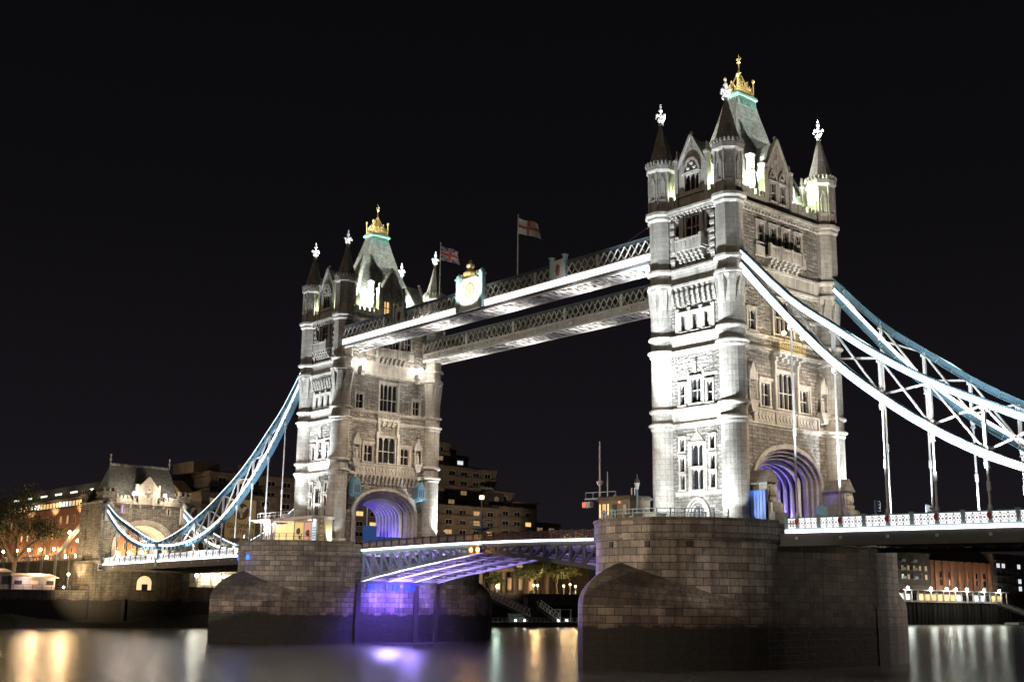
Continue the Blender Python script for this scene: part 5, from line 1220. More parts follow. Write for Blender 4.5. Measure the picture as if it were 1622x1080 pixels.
# flats, warehouse and modern block at the far right
t = thing('brick_flats', 'dark brick flats with pale balconies left of the orange lit warehouse', 'apartment block', (-180, 312, -5))
m = MB(); m.box(-195, -172.5, 285, 336, -5, 14.6); m.box(-172.5, -172.1, 285, 336, 1.2, 1.7); m.box(-172.6, -172.0, 285, 336.2, 13.4, 14.0); m.build('wall', darkbrick, t)
win_grid(t, face_at(90, -172.5, 0, 0), 296, 335, 3.6, 13, 4.3, 3.4, 1.5, 1.8, cream, [(dimlit, .45), (coollit, .1)], 21)
for z in (5.0, 8.4, 11.6):
    for y in (315, 323.5): m = MB(); m.box(-172.5, -171.2, y-1.3, y+1.3, z-1.4, z-1.25); m.box(-171.3, -171.2, y-1.3, y+1.3, z-1.25, z-0.4); m.build('balcony', cream, t)
t = thing('brick_warehouse', 'old brick warehouse uplit orange between its windows on the far right bank', 'warehouse', (-180, 361, -5))
m = MB(); m.box(-195, -172.5, 336.4, 386, -5, 11.6)
for i in range(8): y = 340+i*6.1; m.box(-172.5, -171.9, y-0.9, y+0.9, -5, 11.2)
m.build('wall', redbrick, t)
m = MB(); m.prism([(-172.5, 11.6), (-195, 11.6), (-190, 17.6), (-178, 17.6)], 336.4, 386); m.build('roof', roofdark, t)
win_grid(t, face_at(90, -172.5, 0, 0), 340.9, 383, 1.6, 11, 6.05, 3.2, 2.3, 2.2, darksteel, [(dimlit, .1)], 22)
for i in range(8): y = 340+i*6.1; spot('pier_uplight', (-170.4, y, 0.6), (-171.9, y, 9), 2600, 46, (1, .42, .12), .15)
t = thing('modern_block', 'tall dark modern block with white lit windows at the right edge of the far bank', 'apartment block', (-180, 402, -5))
m = MB(); m.box(-195, -172, 387, 445, -5, 16)
for z in (2.5, 5.8, 9.1, 12.4): m.box(-172, -171.2, 388, 400, z, z+0.8)
m.build('wall', darkbrick, t); win_grid(t, face_at(90, -172, 0, 0), 389, 440, 0.2, 15, 4.6, 3.2, 2.9, 2.0, darksteel, [(coollit, .35)], 33)
# riverside restaurant terrace in front of the flats
t = thing('riverside_pavilion', 'low white lit restaurant along the top of the dark quay wall at right', 'restaurant', (-171, 348, -5))
m = MB(); m.box(-172.0, -168.2, 308, 392, -1.0, -0.6); m.box(-171.9, -171.2, 308, 392, -5.4, -1.0); m.build('canopy', awn, t)
for i in range(18): y = 310+i*4.7; m = MB(); m.box(-168.6, -168.3, y-0.15, y+0.15, -5.4, -1.0); m.build('post', awn, t)
win_grid(t, face_at(90, -171.2, 0, 0), 309, 391, -4.6, -1, 4.7, 4, 3.0, 2.4, cream, [(warmlit, .35), (coollit, .3)], 44)
for i, y in enumerate((311, 328, 340, 347, 356, 370, 383)):
    tt = thing('terrace_lamp', 'white glaring lamp on the riverside terrace, %s from the left' % names_[i], 'lamp', (-168, y, -0.5), 'lamps along the riverside terrace')
    m = MB(); m.tube((-168.2, y, -0.6), (-168.0, y, 0.0), 0.07); m.build('bracket', darksteel, tt); m = MB(); m.ball((-167.9, y, 0.0), 0.5, 8, 5); m.build('lens', globew, tt)
    bulb('terrace_light', (-167, y, -0.4), 1500, (.9, 1, .85), .4)

# quay walls
def quay(y0, y1, ztop, label, name='quay_wall', mt=quaystone, rail=True):
    t = thing(name, label, 'quay wall', (-172.5, (y0+y1)/2, WZ-1))
    m = MB(); m.box(-173.2, -172, y0, y1, WZ-1, ztop); m.box(-173.3, -171.8, y0, y1, ztop, ztop+0.3); m.build('wall', mt, t)
    if rail:
        m = MB(); z = ztop+0.3; k = int((y1-y0)/2)
        for i in range(k+1): y = y0+(y1-y0)*i/k; m.box(-172.1, -172.02, y-0.04, y+0.04, z, z+1.0)
        m.box(-172.1, -172.02, y0, y1, z+1.0, z+1.08); m.box(-172.1, -172.02, y0, y1, z+0.5, z+0.55); m.build('railing', darksteel, t)
    return t
quay(-160, -11.7, -6.5, 'weedy stone quay wall under the white kiosks at left')
quay(11.7, 40, -5.3, 'stone quay wall between the gateway and the far pier')
quay(40, 165, -5.3, 'dark quay wall under the hotel trees')
q = quay(165, 900, -5.7, 'tall black timber faced quay wall at the far right', mt=wood, rail=False)
m = MB()
for i in range(60): y = 300+i*3.0+rnd.uniform(-.4, .4); m.box(-171.9, -171.4, y-0.22, y+0.22, WZ-1, -5.8)
m.build('fender_piles', wood, q)

# wharf kiosks left
K = [(-178, -22.2, 4.6, 1.7, 'long white kiosk with an open dark serving hatch on the left wharf'), (-178.5, -30.5, 3.6, 2.6, 'white kiosk with a sloping canopy cut by the left edge')]
for x, y, hw, hh, lb in K:
    t = thing('kiosk', lb, 'kiosk', (x, y, -6.2), 'white kiosks on the wharf')
    m = MB(); m.box(x-2.5, x+2, y-hw, y+hw, -6.19, -6.2+hh+0.9); m.build('wall', awn, t)
    m = MB(); m.prism([(x-2.8, -6.2+hh+1.6), (x+3.0, -6.2+hh+0.85), (x+3.0, -6.2+hh+1.0), (x-2.8, -6.2+hh+1.8)], y-hw-0.3, y+hw+0.3); m.build('canopy', awn, t)
    for k in range(3):
        yy = y-hw+1.3+k*(2*hw-2.4)/2; m = MB(); m.box(x+2.0, x+2.06, yy-0.8, yy+0.8, -5.2, -6.2+hh+0.2); m.build('serving_hatch', roofdark if k != 1 else dimlit, t)
bulb('wharf_light', (-174.2, -24, -4.2), 260, (1, .75, .65), .3); bulb('wharf_light', (-174.2, -17, -3.8), 420, (1, .72, .4), .3)
m = MB(); m.ball((-173.4, -16.6, -5.6), 0.25, 8, 5)
tt = thing('deck_lamp', 'small bright lamp at the foot of the wharf railing', 'lamp', (-173.4, -16.6, -6.2)); m.build('lens', globe, tt); m = MB(); m.box(-173.5, -173.3, -16.7, -16.5, -6.2, -5.8); m.build('stand', darksteel, tt)
# quay lamps seen under the left span
for i, (y, z) in enumerate(((15.6, -2.3), (19.8, -2.2), (22.6, -2.3))):
    tt = thing('quay_floodlight', 'glaring white floodlight under the left road deck, %s from the left' % names_[i], 'floodlight', (-176, y, -5), 'floodlights under the left deck')
    m = MB(); m.tube((-176, y, -5), (-176, y, z-0.3), 0.09); m.box(-176.2, -175.8, y-0.4, y+0.4, z-0.35, z-0.25); m.build('post', darksteel, tt); m = MB(); m.ball((-175.8, y, z), 0.42, 8, 6); m.build('lens', globew, tt); bulb('quay_light', (-175, y, z), 1100, (1, .95, .75), .4)
t = thing('riverside_cafe', 'lit glass fronted riverside room beneath the left road deck', 'cafe', (-179, 26, -5))
m = MB(); m.box(-186, -178, 17, 38, -4.99, -1.2); m.box(-186, -176.6, 16.6, 38.4, -1.2, -0.8); m.build('wall', tan, t); win_grid(t, face_at(90, -178, 0, 0), 17.5, 37.5, -4.4, -1.5, 2.6, 4, 2.2, 2.5, cream, [(warmlit, .7), (coollit, .2)], 9)

# ------------------------------------------------------------------ trees
def tree(x, y, z, h, spread, label, dense, seed, bare=False, group='trees on the far bank', cat='tree', leafn=2600):
    rr = random.Random(seed); t = thing('tree', label, cat, (x, y, z), group); m = MB(); tips = []
    def grow(p, d, l, r, lv):
        q = p+d*l; m.tube(tuple(p), tuple(q), r, r*0.68, n=6 if lv < 2 else 4); tips.append((q, lv))
        if lv >= (5 if bare else 3): return
        for k in range(3 if lv < 3 else 2):
            a = rr.uniform(0, 2*math.pi); tilt = rr.uniform(0.35, 0.95) if lv else rr.uniform(0.4, 0.9)
            nd = (d+Vector((math.cos(a), math.sin(a), rr.uniform(-0.1, 0.35)))*tilt*spread).normalized(); grow(q, nd, l*rr.uniform(0.62, 0.85), r*0.62, lv+1)
        if lv == 0: grow(q, (d+Vector((rr.uniform(-.2, .2), rr.uniform(-.2, .2), .3))).normalized(), l*0.8, r*0.7, lv+1)
    grow(Vector((x, y, z)), Vector((rr.uniform(-.06, .06), rr.uniform(-.06, .06), 1)).normalized(), h*0.3, h*0.032, 0)
    m.build('trunk', bark, t)
    c = MB(); ends = [q for q, lv in tips if lv >= 2]
    clumps = [(q+Vector((rr.gauss(0, .5), rr.gauss(0, .5), rr.gauss(0, .4))), rr.uniform(0.6, 1.5)*h/12) for q in ends]
    for _ in range(leafn):
        q, s = rr.choice(clumps); p = q+Vector((rr.gauss(0, s*.62), rr.gauss(0, s*.62), rr.gauss(0, s*.5))); s2 = rr.uniform(0.12, 0.26)*(1 if bare else 1.4)
        a = Vector((rr.gauss(0, 1), rr.gauss(0, 1), rr.gauss(0, 1))).normalized(); b = a.cross(Vector((rr.gauss(0, 1), rr.gauss(0, 1), rr.gauss(0, 1)))).normalized()
        c.face([tuple(p-a*s2), tuple(p+b*s2*0.6), tuple(p+a*s2), tuple(p-b*s2*0.6)])
    c.build('crown', leaf, t); return t
tree(-183, -24.5, -6.2, 20, 1.15, 'wide thinly leaved tree with visible branches at the left edge', False, 5, True, None, leafn=11000)
tl = [(-178, 122.5, 9, 'dark leafy tree right of the hotel colonnade'), (-181, 128.5, 11.5, 'tallest bushy tree under the right half of the lifting road'), (-178, 134, 9, 'tree with yellow lit leaves behind the three quay lamps'), (-180, 141, 10, 'tree beside the near pier edge, partly behind it'), (-184, 114.5, 6, 'small tree against the hotel columns')]
for i, (x, y, h, lb) in enumerate(tl): tree(x, y, -5, h, 0.85, lb, True, 30+i, False, leafn=3200)
for i, (y, lb) in enumerate(((121.4, 'left lamp of the group on the tree lined quay'), (122.9, 'second lamp of the group on the tree lined quay'), (133.4, 'first of the three bright lamps before the near pier edge'), (136.0, 'middle of the three bright lamps before the near pier edge'), (138.3, 'last of the three bright lamps before the near pier edge'))):
    street_lamp(-174.5, y, -5, 2.2 if i != 3 else 2.7, lb, 'lamps along the tree lined quay', 420, gs=0.24)
street_lamp(-174.5, 107.3, -5, 1.6, 'greenish white lamp at the top of the gangway', None, 500, gmat=emit('green_white_lamp', (.75, 1, .85), 30), col=(.7, 1, .85), gs=0.3)
street_lamp(-176, 89.2, 6.0, 5.4, 'slim lamp post seen left of the signal stand', None, 0, gmat=coollit, gs=0.2)

# ------------------------------------------------------------------ pontoon and gangways
t = thing('pontoon', 'long low pontoon with white railing floating behind the central span', 'pontoon', (-158, 108, WZ))
m = MB(); m.box(-161, -155, 78, 150, WZ-0.3, -12.7); m.build('hull', wood, t)
m = MB()
for i in range(49): y = 78+i*1.5; m.box(-155.1, -155.04, y-0.04, y+0.04, -12.7, -11.6)
for z in (-11.6, -12.1, -12.5): m.box(-155.1, -155.04, 78, 150, z, z+0.07)
m.build('railing', white, t)
m = MB(); m.box(-159, -157, 98.4, 102.4, -12.7, -10.6); m.box(-159.2, -156.8, 98.2, 102.6, -10.6, -10.45); m.build('shelter', clearglass, t)
m = MB(); m.box(-158.4, -155.4, 114.2, 119, -9.4, -9.2)
for y in (114.6, 118.6): m.box(-156, -155.8, y-0.1, y+0.1, -12.7, -9.4)
m.build('canopy', paleblue, t)
for i, y in enumerate((97.6, 100.8, 113.0, 116.2, 121.2)):
    m = MB(); m.ball((-155.0, y, -12.2), 0.16, 6, 4); m.build('deck_light', MATS['floodlight_lens'], t)
m = MB(); m.box(-161.5, -160.0, 106.2, 109.6, WZ-1, -6.3)
pl = m.build('mooring_pile', wood, None, label='black square pile between the two lengths of gangway', cat='mooring pile')
def gangway(p, q, label, grp, hgt=1.9, n=12, mt=white):
    t = thing('gangway', label, 'gangway', tuple(p), grp); p, q = Vector(p), Vector(q)
    m = MB(); up = Vector((0, 0, hgt)); side = (q-p).cross(Vector((0, 0, 1))).normalized()*1.0
    for s in (-1, 1):
        a, b = p+side*s, q+side*s; m.bar(tuple(a), tuple(b), 0.16, 0.2); m.bar(tuple(a+up), tuple(b+up), 0.14, 0.14)
        for i in range(n):
            u, v = a+(b-a)*(i/n), a+(b-a)*((i+1)/n); mid = (u+v)/2; m.bar(tuple(u), tuple(mid+up), 0.1); m.bar(tuple(mid+up), tuple(v), 0.1)
    m.build('truss', mt, t); m = MB(); m.bar(tuple(p-up*0.01), tuple(q-up*0.01), 1.9, 0.1); m.build('walkboard', darksteel, t); return t
gangway((-160, 90.5, -5.9), (-160, 106.4, -11.2), 'white truss gangway sloping down to the right from the far pier', 'gangways to the pontoon')
gangway((-160, 110.0, -8.7), (-160, 117.4, -12.5), 'short end length of gangway right of the black pile', 'gangways to the pontoon', n=6)
gangway((-160, 362, -5.6), (-160, 402, -12.4), 'long grey gangway sloping to the river at the right edge', None, n=20, mt=cream)
m = MB(); m.box(-166, -160, 382, 420, WZ-0.3, -13.2)
for z in (-12.6, -12.0): m.box(-160.1, -160, 382, 420, z, z+0.1)
m.build('floating_stage', cream, None, label='low floating stage under the long grey gangway', cat='landing stage')

# ------------------------------------------------------------------ things on the pier tops
t = thing('control_cabin', 'small tan stone cabin with lit windows on the near pier', 'cabin', (-8.6, -13.4, 0.39))
f1 = face_at(0, 15.0); m = MB(); 
Hs = [(-7.3, -6.5, 2.6, 4.6)]
m.box(-10.9, -5.8, -15.0, -11.6, 0.39, 4.4); m.build('wall', paint('brown_stone', (0.19, 0.15, 0.105), .85), t)
m = MB(); m.box(-11.15, -5.5, -15.3, -11.4, 4.4, 4.65); m.box(-10.95, -5.75, -15.1, -11.5, 4.65, 4.85); m.build('flat_roof', quaystone, t)
for u, w, mt in ((-10.6, 0.22, warmlit), (-9.9, 0.6, dimlit), (-9.25, 0.22, warmlit)):
    m = MB(); m.box(u-w/2-0.06, u+w/2+0.06, -15.06, -15.0, 2.3, 4.1); o = m.build('window', darksteel, t); m = MB(); m.box(u-w/2, u+w/2, -15.09, -15.061, 2.4, 4.0); m.build('pane', mt, o)
m = MB(); m.box(-8.6, -7.9, -15.06, -15.0, 0.4, 3.9); m.build('door', roofdark, t)
m = MB(); m.box(-6.9, -6.2, -15.07, -15.0, 2.1, 3.9); o = m.build('window', darksteel, t); m = MB(); m.box(-6.8, -6.3, -15.1, -15.071, 2.2, 3.8); m.build('pane', cream, o)
for x in (-7.4, -6.9): m = MB(); m.tube((x, -13, 4.85), (x, -13, 5.9), 0.07); m.build('vent_pipe', white, t)
m = MB(); m.ball((-9.6, -13.5, 5.0), 0.25, 6, 4); m.build('dome_lamp', cream, t)
m = MB(); m.box(-7.5, -7.25, -15.2, -15.0, 4.0, 4.2); m.build('door_lamp', emit('dull_red_lamp', (1, .3, .15), 1.0), t)
bulb('cabin_light', (-9, -17.2, 3.6), 55, (1, .75, .42), .3)
t = thing('signal_mast', 'tall grey mast with a railed arm and a red light at the near pier edge', 'mast', (-13.0, -14.6, 0.39))
m = MB(); m.tube((-13.0, -14.6, 0.39), (-13.0, -14.6, 11.6), 0.16, 0.09); m.tube((-11.9, -14.4, 4.0), (-11.9, -14.4, 7.9), 0.08, 0.06); m.lathe(-13.0, -14.6, [(0.1, 6.2), (0.4, 6.6), (0.4, 6.8), (0.1, 6.9)], 8); m.build('pole', cream, t)
m = MB()
for z in (4.8, 5.5): m.bar((-15.0, -15.0, z), (-10.8, -14.2, z), 0.08)
for k in range(5): m.bar((-15.0+k*1.05, -15.0+k*.2, 4.8), (-15.0+k*1.05, -15.0+k*.2, 5.5), 0.07)
m.bar((-15.0, -15.0, 4.7), (-10.8, -14.2, 4.7), 0.5, 0.08); m.build('arm', paleblue, t)
m = MB(); m.box(-15.2, -13.9, -15.4, -14.8, 3.7, 4.4); o = m.build('signal_box', cream, t); m = MB(); m.box(-15.1, -14.7, -15.46, -15.4, 3.85, 4.25); m.build('red_lens', redsig, o)
# railings on the near pier
t = thing('pier_railing', 'curved pale blue railing with glass panels on the near pier rim', 'railing', (-6, -20, 1.6))
m = MB(); g = MB(); pp = [(9.9*math.cos(R(a)), -9.4+12.4*math.sin(R(a))) for a in range(-172, -20, 8)]
for i, (x, y) in enumerate(pp):
    m.box(x-0.05, x+0.05, y-0.05, y+0.05, 0.39, 2.5)
    if i: 
        a, b = pp[i-1], (x, y)
        for z in (2.5, 2.1): m.bar((*a, z), (*b, z), 0.07)
        if i < 7 or i > 12: g.bar((*a, 1.6), (*b, 1.6), 0.03, 0.85)
m.build('rail', paleblue, t); g.build('glass_panel', clearglass, t)
t = thing('plant_box', 'long dark equipment box behind the near pier rim', 'equipment box', (-1, -17, 0.39)); m = MB(); m.box(-3.4, 1.2, -18.4, -16.6, 0.39, 2.2); m.box(-3.5, 1.3, -18.5, -16.5, 2.2, 2.3); m.build('housing', darksteel, t); m = MB(); m.box(-2.6, -2.0, -18.5, -18.4, 1.5, 2.1); m.box(-0.6, 0.2, -18.5, -18.4, 1.5, 2.0); m.build('vent_cover', cream, t)
t = thing('bollard', 'short pale blue bollard standing before the cabin', 'bollard', (-6.9, -18.3, 0.39), 'bollards before the cabin')
m = MB(); m.lathe(-6.9, -18.3, [(0.3, 0.39), (0.22, 0.8), (0.22, 2.6), (0.32, 2.65), (0.2, 2.95)], 10); m.build('post', paleblue, t)
t2 = copy_tree(t); t2.location.x += 2.0; t2.location.y += -0.5; t2['label'] = 'pale blue bollard nearer the equipment box'
# lantern post by the near tower
def lantern(x, y, z, label, group, h=5.0):
    t = thing('lantern_post', label, 'lamp post', (x, y, z), group)
    m = MB(); m.lathe(x, y, [(0.3, z), (0.26, z+0.8), (0.12, z+1.1), (0.09, z+h-1.2), (0.16, z+h-1.1)], 8); m.bar((x-0.9, y, z+2.3), (x+0.9, y, z+2.3), 0.1); m.bar((x-0.9, y, z+2.0), (x-0.9, y, z+2.7), 0.12); m.bar((x+0.9, y, z+2.0), (x+0.9, y, z+2.7), 0.12); m.build('post', blue, t)
    m = MB(); m.lathe(x, y, [(0.16, z+h-1.1), (0.34, z+h-0.35)], 6); m.build('lantern_glass', cream, t); m = MB(); m.lathe(x, y, [(0.42, z+h-0.35), (0.3, z+h-0.1), (0.1, z+h+0.2), (0.03, z+h+0.7)], 6); m.build('lantern_cap', roofdark, t)
lantern(-5.2, -14.4, 0.39, 'old fashioned lantern on a blue post before the near tower foot', 'blue lantern posts', 6.2)
lantern(-83.5, -17.5, 0.39, 'blue lantern post in front of the exhibition kiosk on the far pier', 'blue lantern posts', 5.2)
# kiosk on the far pier
t = thing('visitor_kiosk', 'glass kiosk with lit poster walls and a flat roof on the far pier', 'kiosk', (-83, -13.2, 0.39))
m = MB(); m.box(-92.8, -74.2, -15.6, -11.4, 5.1, 5.35); m.box(-93.3, -73.8, -15.9, -11.3, 5.35, 5.5); m.build('flat_roof', awn, t)
m = MB(); m.box(-92.0, -74.4, -12.0, -11.7, 0.39, 5.1); m.box(-74.6, -74.4, -14.3, -12.0, 0.39, 5.1); m.build('back_wall', signmat, t)
m = MB(); m.lathe(-90.0, -13.5, [(1.25, 0.39), (1.25, 5.05)], 14); m.build('drum', awn, t)
for x0, x1, mt, nm in ((-87.3, -81.4, emit('yellow_lit_panel', (1, .8, .38), .55), 'poster'), (-81.2, -78.3, emit('gold_poster', (.7, .55, .22), .5), 'poster'), (-78.2, -76.0, emit('red_poster', (.6, .3, .24), .55), 'poster'), (-75.9, -74.5, emit('pale_poster', (.62, .75, .85), .7), 'poster')):
    m = MB(); m.box(x0, x1, -14.5, -14.4, 0.8, 4.6); m.build(nm, mt, t)
m = MB()
for cx, s_ in ((-80.0, 1.2), (-79.6, .8)): m.ball((cx, -14.3, 2.4*s_+0.4), 0.5*s_, 8, 5)
m.ball((-77.1, -14.3, 2.9), 0.6, 8, 5); m.build('poster_figure', maroon, t)
m = MB()
for i in range(5): m.box(-75.8, -74.7, -14.54, -14.5, 2.0+i*0.4, 2.14+i*0.4)
m.build('poster_text_lines', blue, t)
m = MB()
for x in (-92.2, -91.0, -88.6, -87.4, -81.3, -78.25, -75.95, -74.45): m.box(x-0.06, x+0.06, -14.65, -14.38, 0.39, 5.1)
for k in range(6): m.box(-74.3, -73.7, -14.0, -13.9, 0.9+k*0.75, 1.0+k*0.75)
    
m.build('frame', white, t)
for x in (-90.4, -89.6, -88.8, -88.0): m = MB(); m.ball((x, -14.9, 4.75), 0.17, 6, 4); m.build('ceiling_lamp', globew if False else emit('warm_spot', (1, .8, .5), 8) if x == -90.4 else MATS['warm_spot'], t)
bulb('kiosk_light', (-89.2, -15.2, 4.4), 90, (1, .8, .5), .3); bulb('kiosk_light', (-85, -13.2, 4.2), 60, (1, .85, .5), .3)
m = MB()
for i in range(14): x = -92+i*1.0; m.box(x-0.03, x+0.03, -15.5, -15.44, 5.5, 6.5)
m.box(-92, -79, -15.5, -15.44, 6.5, 6.56); m.box(-92, -79, -15.5, -15.44, 6.0, 6.04)
for x in (-90.8, -86.0): m.box(x-0.9, x+0.5, -14, -13, 5.5, 6.4)
m.build('roof_railing', white, t)
t = thing('pier_railing', 'thin grey railing along the rim of the far pier', 'railing', (-88, -20, 1.6))
m = MB(); pp = [(-82.3+9.9*math.cos(R(a)), -9.4+12.4*math.sin(R(a))) for a in range(-165, -20, 6)]
for i, (x, y) in enumerate(pp):
    m.box(x-0.04, x+0.04, y-0.04, y+0.04, 0.39, 2.6)
    if i:
        for z in (2.6, 2.2): m.bar((*pp[i-1], z), (x, y, z), 0.05)
m.build('rail', darksteel, t)
t = thing('plant_box', 'small black box on the left end of the far pier rim', 'equipment box', (-91, -16, 1.6)); m = MB(); m.box(-91.8, -90.4, -20.2, -19.4, 1.6, 2.3); m.box(-91.6, -91.2, -20.3, -20.2, 1.8, 2.1); m.build('housing', roofdark, t)
# traffic lights on the right span
for x, y, z1, lb in ((12.6, 6.6, 4.5, 'left traffic light showing green above the right road deck'), (18.0, 9.6-1.2, 3.9, 'right traffic light showing green above the right road deck')):
    t = thing('traffic_light', lb, 'traffic light', (x, y, 0.4), 'traffic lights by the near tower')
    m = MB(); m.tube((x, y, 0.4), (x, y, z1+0.1), 0.09); m.build('post', blue, t)
    m = MB(); m.box(x+0.15, x+0.55, y-0.25, y+0.25, z1-1.2, z1); m.bar((x, y, z1-0.2), (x+0.2, y, z1-0.2), 0.08); 
    for k in range(3): m.box(x+0.5, x+0.85, y-0.28, y-0.2, z1-0.35-k*0.38, z1-0.1-k*0.38)
    hd = m.build('signal_head', roofdark, t)
    for k in range(3):
        m = MB(); m.ball((x+0.58, y-0.05, z1-0.24-k*0.36), 0.13, 8, 5); m.build('lamp', greensig if k == 2 else darksteel, hd)
# blue signal boxes on the far tower
X1 = -82.3+XW
for y, lb in ((-6.6, 'left blue gabled box hanging beside the violet lit arch'), (6.6, 'right blue gabled box hanging beside the violet lit arch')):
    t = thing('signal_box', lb, 'signal box', (X1+0.8, y, 9.4), 'blue boxes beside the far arch')
    m = MB(face_at(90, X1+1.5, 0, y)); m.box(-0.75, 0.75, 0, 1.4, 9.6, 11.4); m.prism([(-0.75, 11.4), (0.75, 11.4), (0, 12.5)], 0.0, 1.4); m.prism([(-0.6, 9.6), (0.6, 9.6), (0.3, 9.2), (-0.3, 9.2)], 0.1, 1.4); m.box(-0.85, 0.85, -0.06, 1.4, 9.5, 9.62); m.box(-0.85, 0.85, -0.06, 1.4, 11.34, 11.46); m.build('box', blue, t)
    m = MB(face_at(90, X1+1.5, 0, y)); 
    for k in (-0.4, 0, 0.4): m.box(k-0.12, k+0.12, -0.04, 0.0, 9.9, 11.1)
    m.build('louvre', darksteel, t)
# buttresses and gates beside the outer arch of the near tower
for s, lb in ((-1, 'carved stone buttress with gabled cap, left of the near road arch'), (1, 'carved stone buttress with gabled cap, right of the near road arch')):
    t = thing('parapet_buttress', lb, 'buttress', (8.0, s*7.6, 0.4), 'buttresses beside the near arch')
    m = MB(); y = s*7.4; m.box(5.6, 9.4, y-1.0, y+1.0, 0.4, 3.6); m.box(5.6, 8.6, y-0.85, y+0.85, 3.6, 5.9); m.box(9.0, 9.8, y-1.15, y+1.15, 0.4, 2.6); m.box(5.6, 9.1, y-1.1, y+1.1, 3.5, 3.75)
    for q in range(3): m.box(8.6, 8.9-q*0.05, y-0.7+q*0.1, y+0.7-q*0.1, 3.9+q*0.6, 4.3+q*0.6)
    m.build('body', ashlar, t); m = MB(face_at(90, 0, 0, y)); m.f = lambda a, b, c: (b, y+a, c); m.prism([(-1.15, 5.9), (1.15, 5.9), (0, 7.4)], 5.6, 8.8); m.build('cap', lead, t)
    m = MB(); m.ball((8.75, y, 4.9), 0.5, 8, 6, 1.4); m.box(8.6, 9.0, y-0.4, y+0.4, 3.8, 4.2); m.build('carving', trim, t)
    t = thing('gate_screen', 'deep blue boarded screen left of the near road arch' if s < 0 else 'pale blue boarded screen right of the near road arch', 'screen', (6.8, s*5.6, 0.4))
    m = MB(); m.box(6.0, 8.8, s*8.75-0.1, s*8.75+0.1, 0.4, 5.0) if s < 0 else m.box(6.2, 6.4, 3.9, 6.3, 0.4, 4.2)
    for k in range(6): (m.box(6.1+k*0.45, 6.16+k*0.45, -8.9, -8.85, 0.5, 4.9) if s < 0 else m.box(6.4, 6.45, 4.0+k*0.4, 4.06+k*0.4, 0.5, 4.1))
    m.build('boards', deepblue if s < 0 else blue, t)
# blue road gates in the far arch
t = thing('road_gate', 'blue boarded gate and fence standing in the violet lit arch', 'gate', (-76.5, 0, 0.4))
m = MB(); m.box(-76.4, -76.2, -4.6, -1.9, 0.4, 4.6); m.box(-76.4, -76.2, -1.8, 4.7, 0.4, 2.9)
for k in range(9): m.box(-76.2, -76.14, -1.6+k*0.7, -1.5+k*0.7, 0.5, 2.8)
m.build('boards', deepblue, t)
# balcony lamps on the near tower, cable lamps on the far tower
for y, lb in ((-1.6, 'left starry lamp above the gilded balcony on the near tower'), (2.0, 'right starry lamp above the gilded balcony on the near tower')):
    t = thing('balcony_lamp', lb, 'lamp', (6.9, y, 23.1), 'lamps over the gilded balcony')
    m = MB(); m.tube((6.75, y, 23.0), (6.75, y, 23.9), 0.06); m.build('stem', darksteel, t); m = MB(); m.ball((6.75, y, 24.1), 0.26, 8, 6); m.build('globe', globe, t); bulb('balcony_light', (7.3, y, 24.1), 160, (1, .72, .35), .25)
for y, lb in ((-6.0, 'left starry floodlight under the walkways on the far tower'), (5.8, 'right starry floodlight under the walkways on the far tower')):
    t = thing('tower_floodlight', lb, 'floodlight', (X1+1.2, y, 30.5), 'floodlights on the far tower face')
    m = MB(); m.box(X1, X1+1.2, y-0.35, y+0.35, 30.4, 31.2); m.box(X1+0.2, X1+0.9, y-0.3, y+0.3, 29.6, 30.4); m.build('bracket', cream, t); m = MB(); m.ball((X1+1.2, y, 31.9), 0.42, 8, 6); m.build('lens', globew, t)
    m = MB(); m.tube((X1+1.1, y, 31.1), (X1+1.2, y, 31.6), 0.14); m.build('stem', darksteel, t); bulb('tower_lamp', (X1+2.0, y, 31.8), 900, (1, .92, .78), .35)
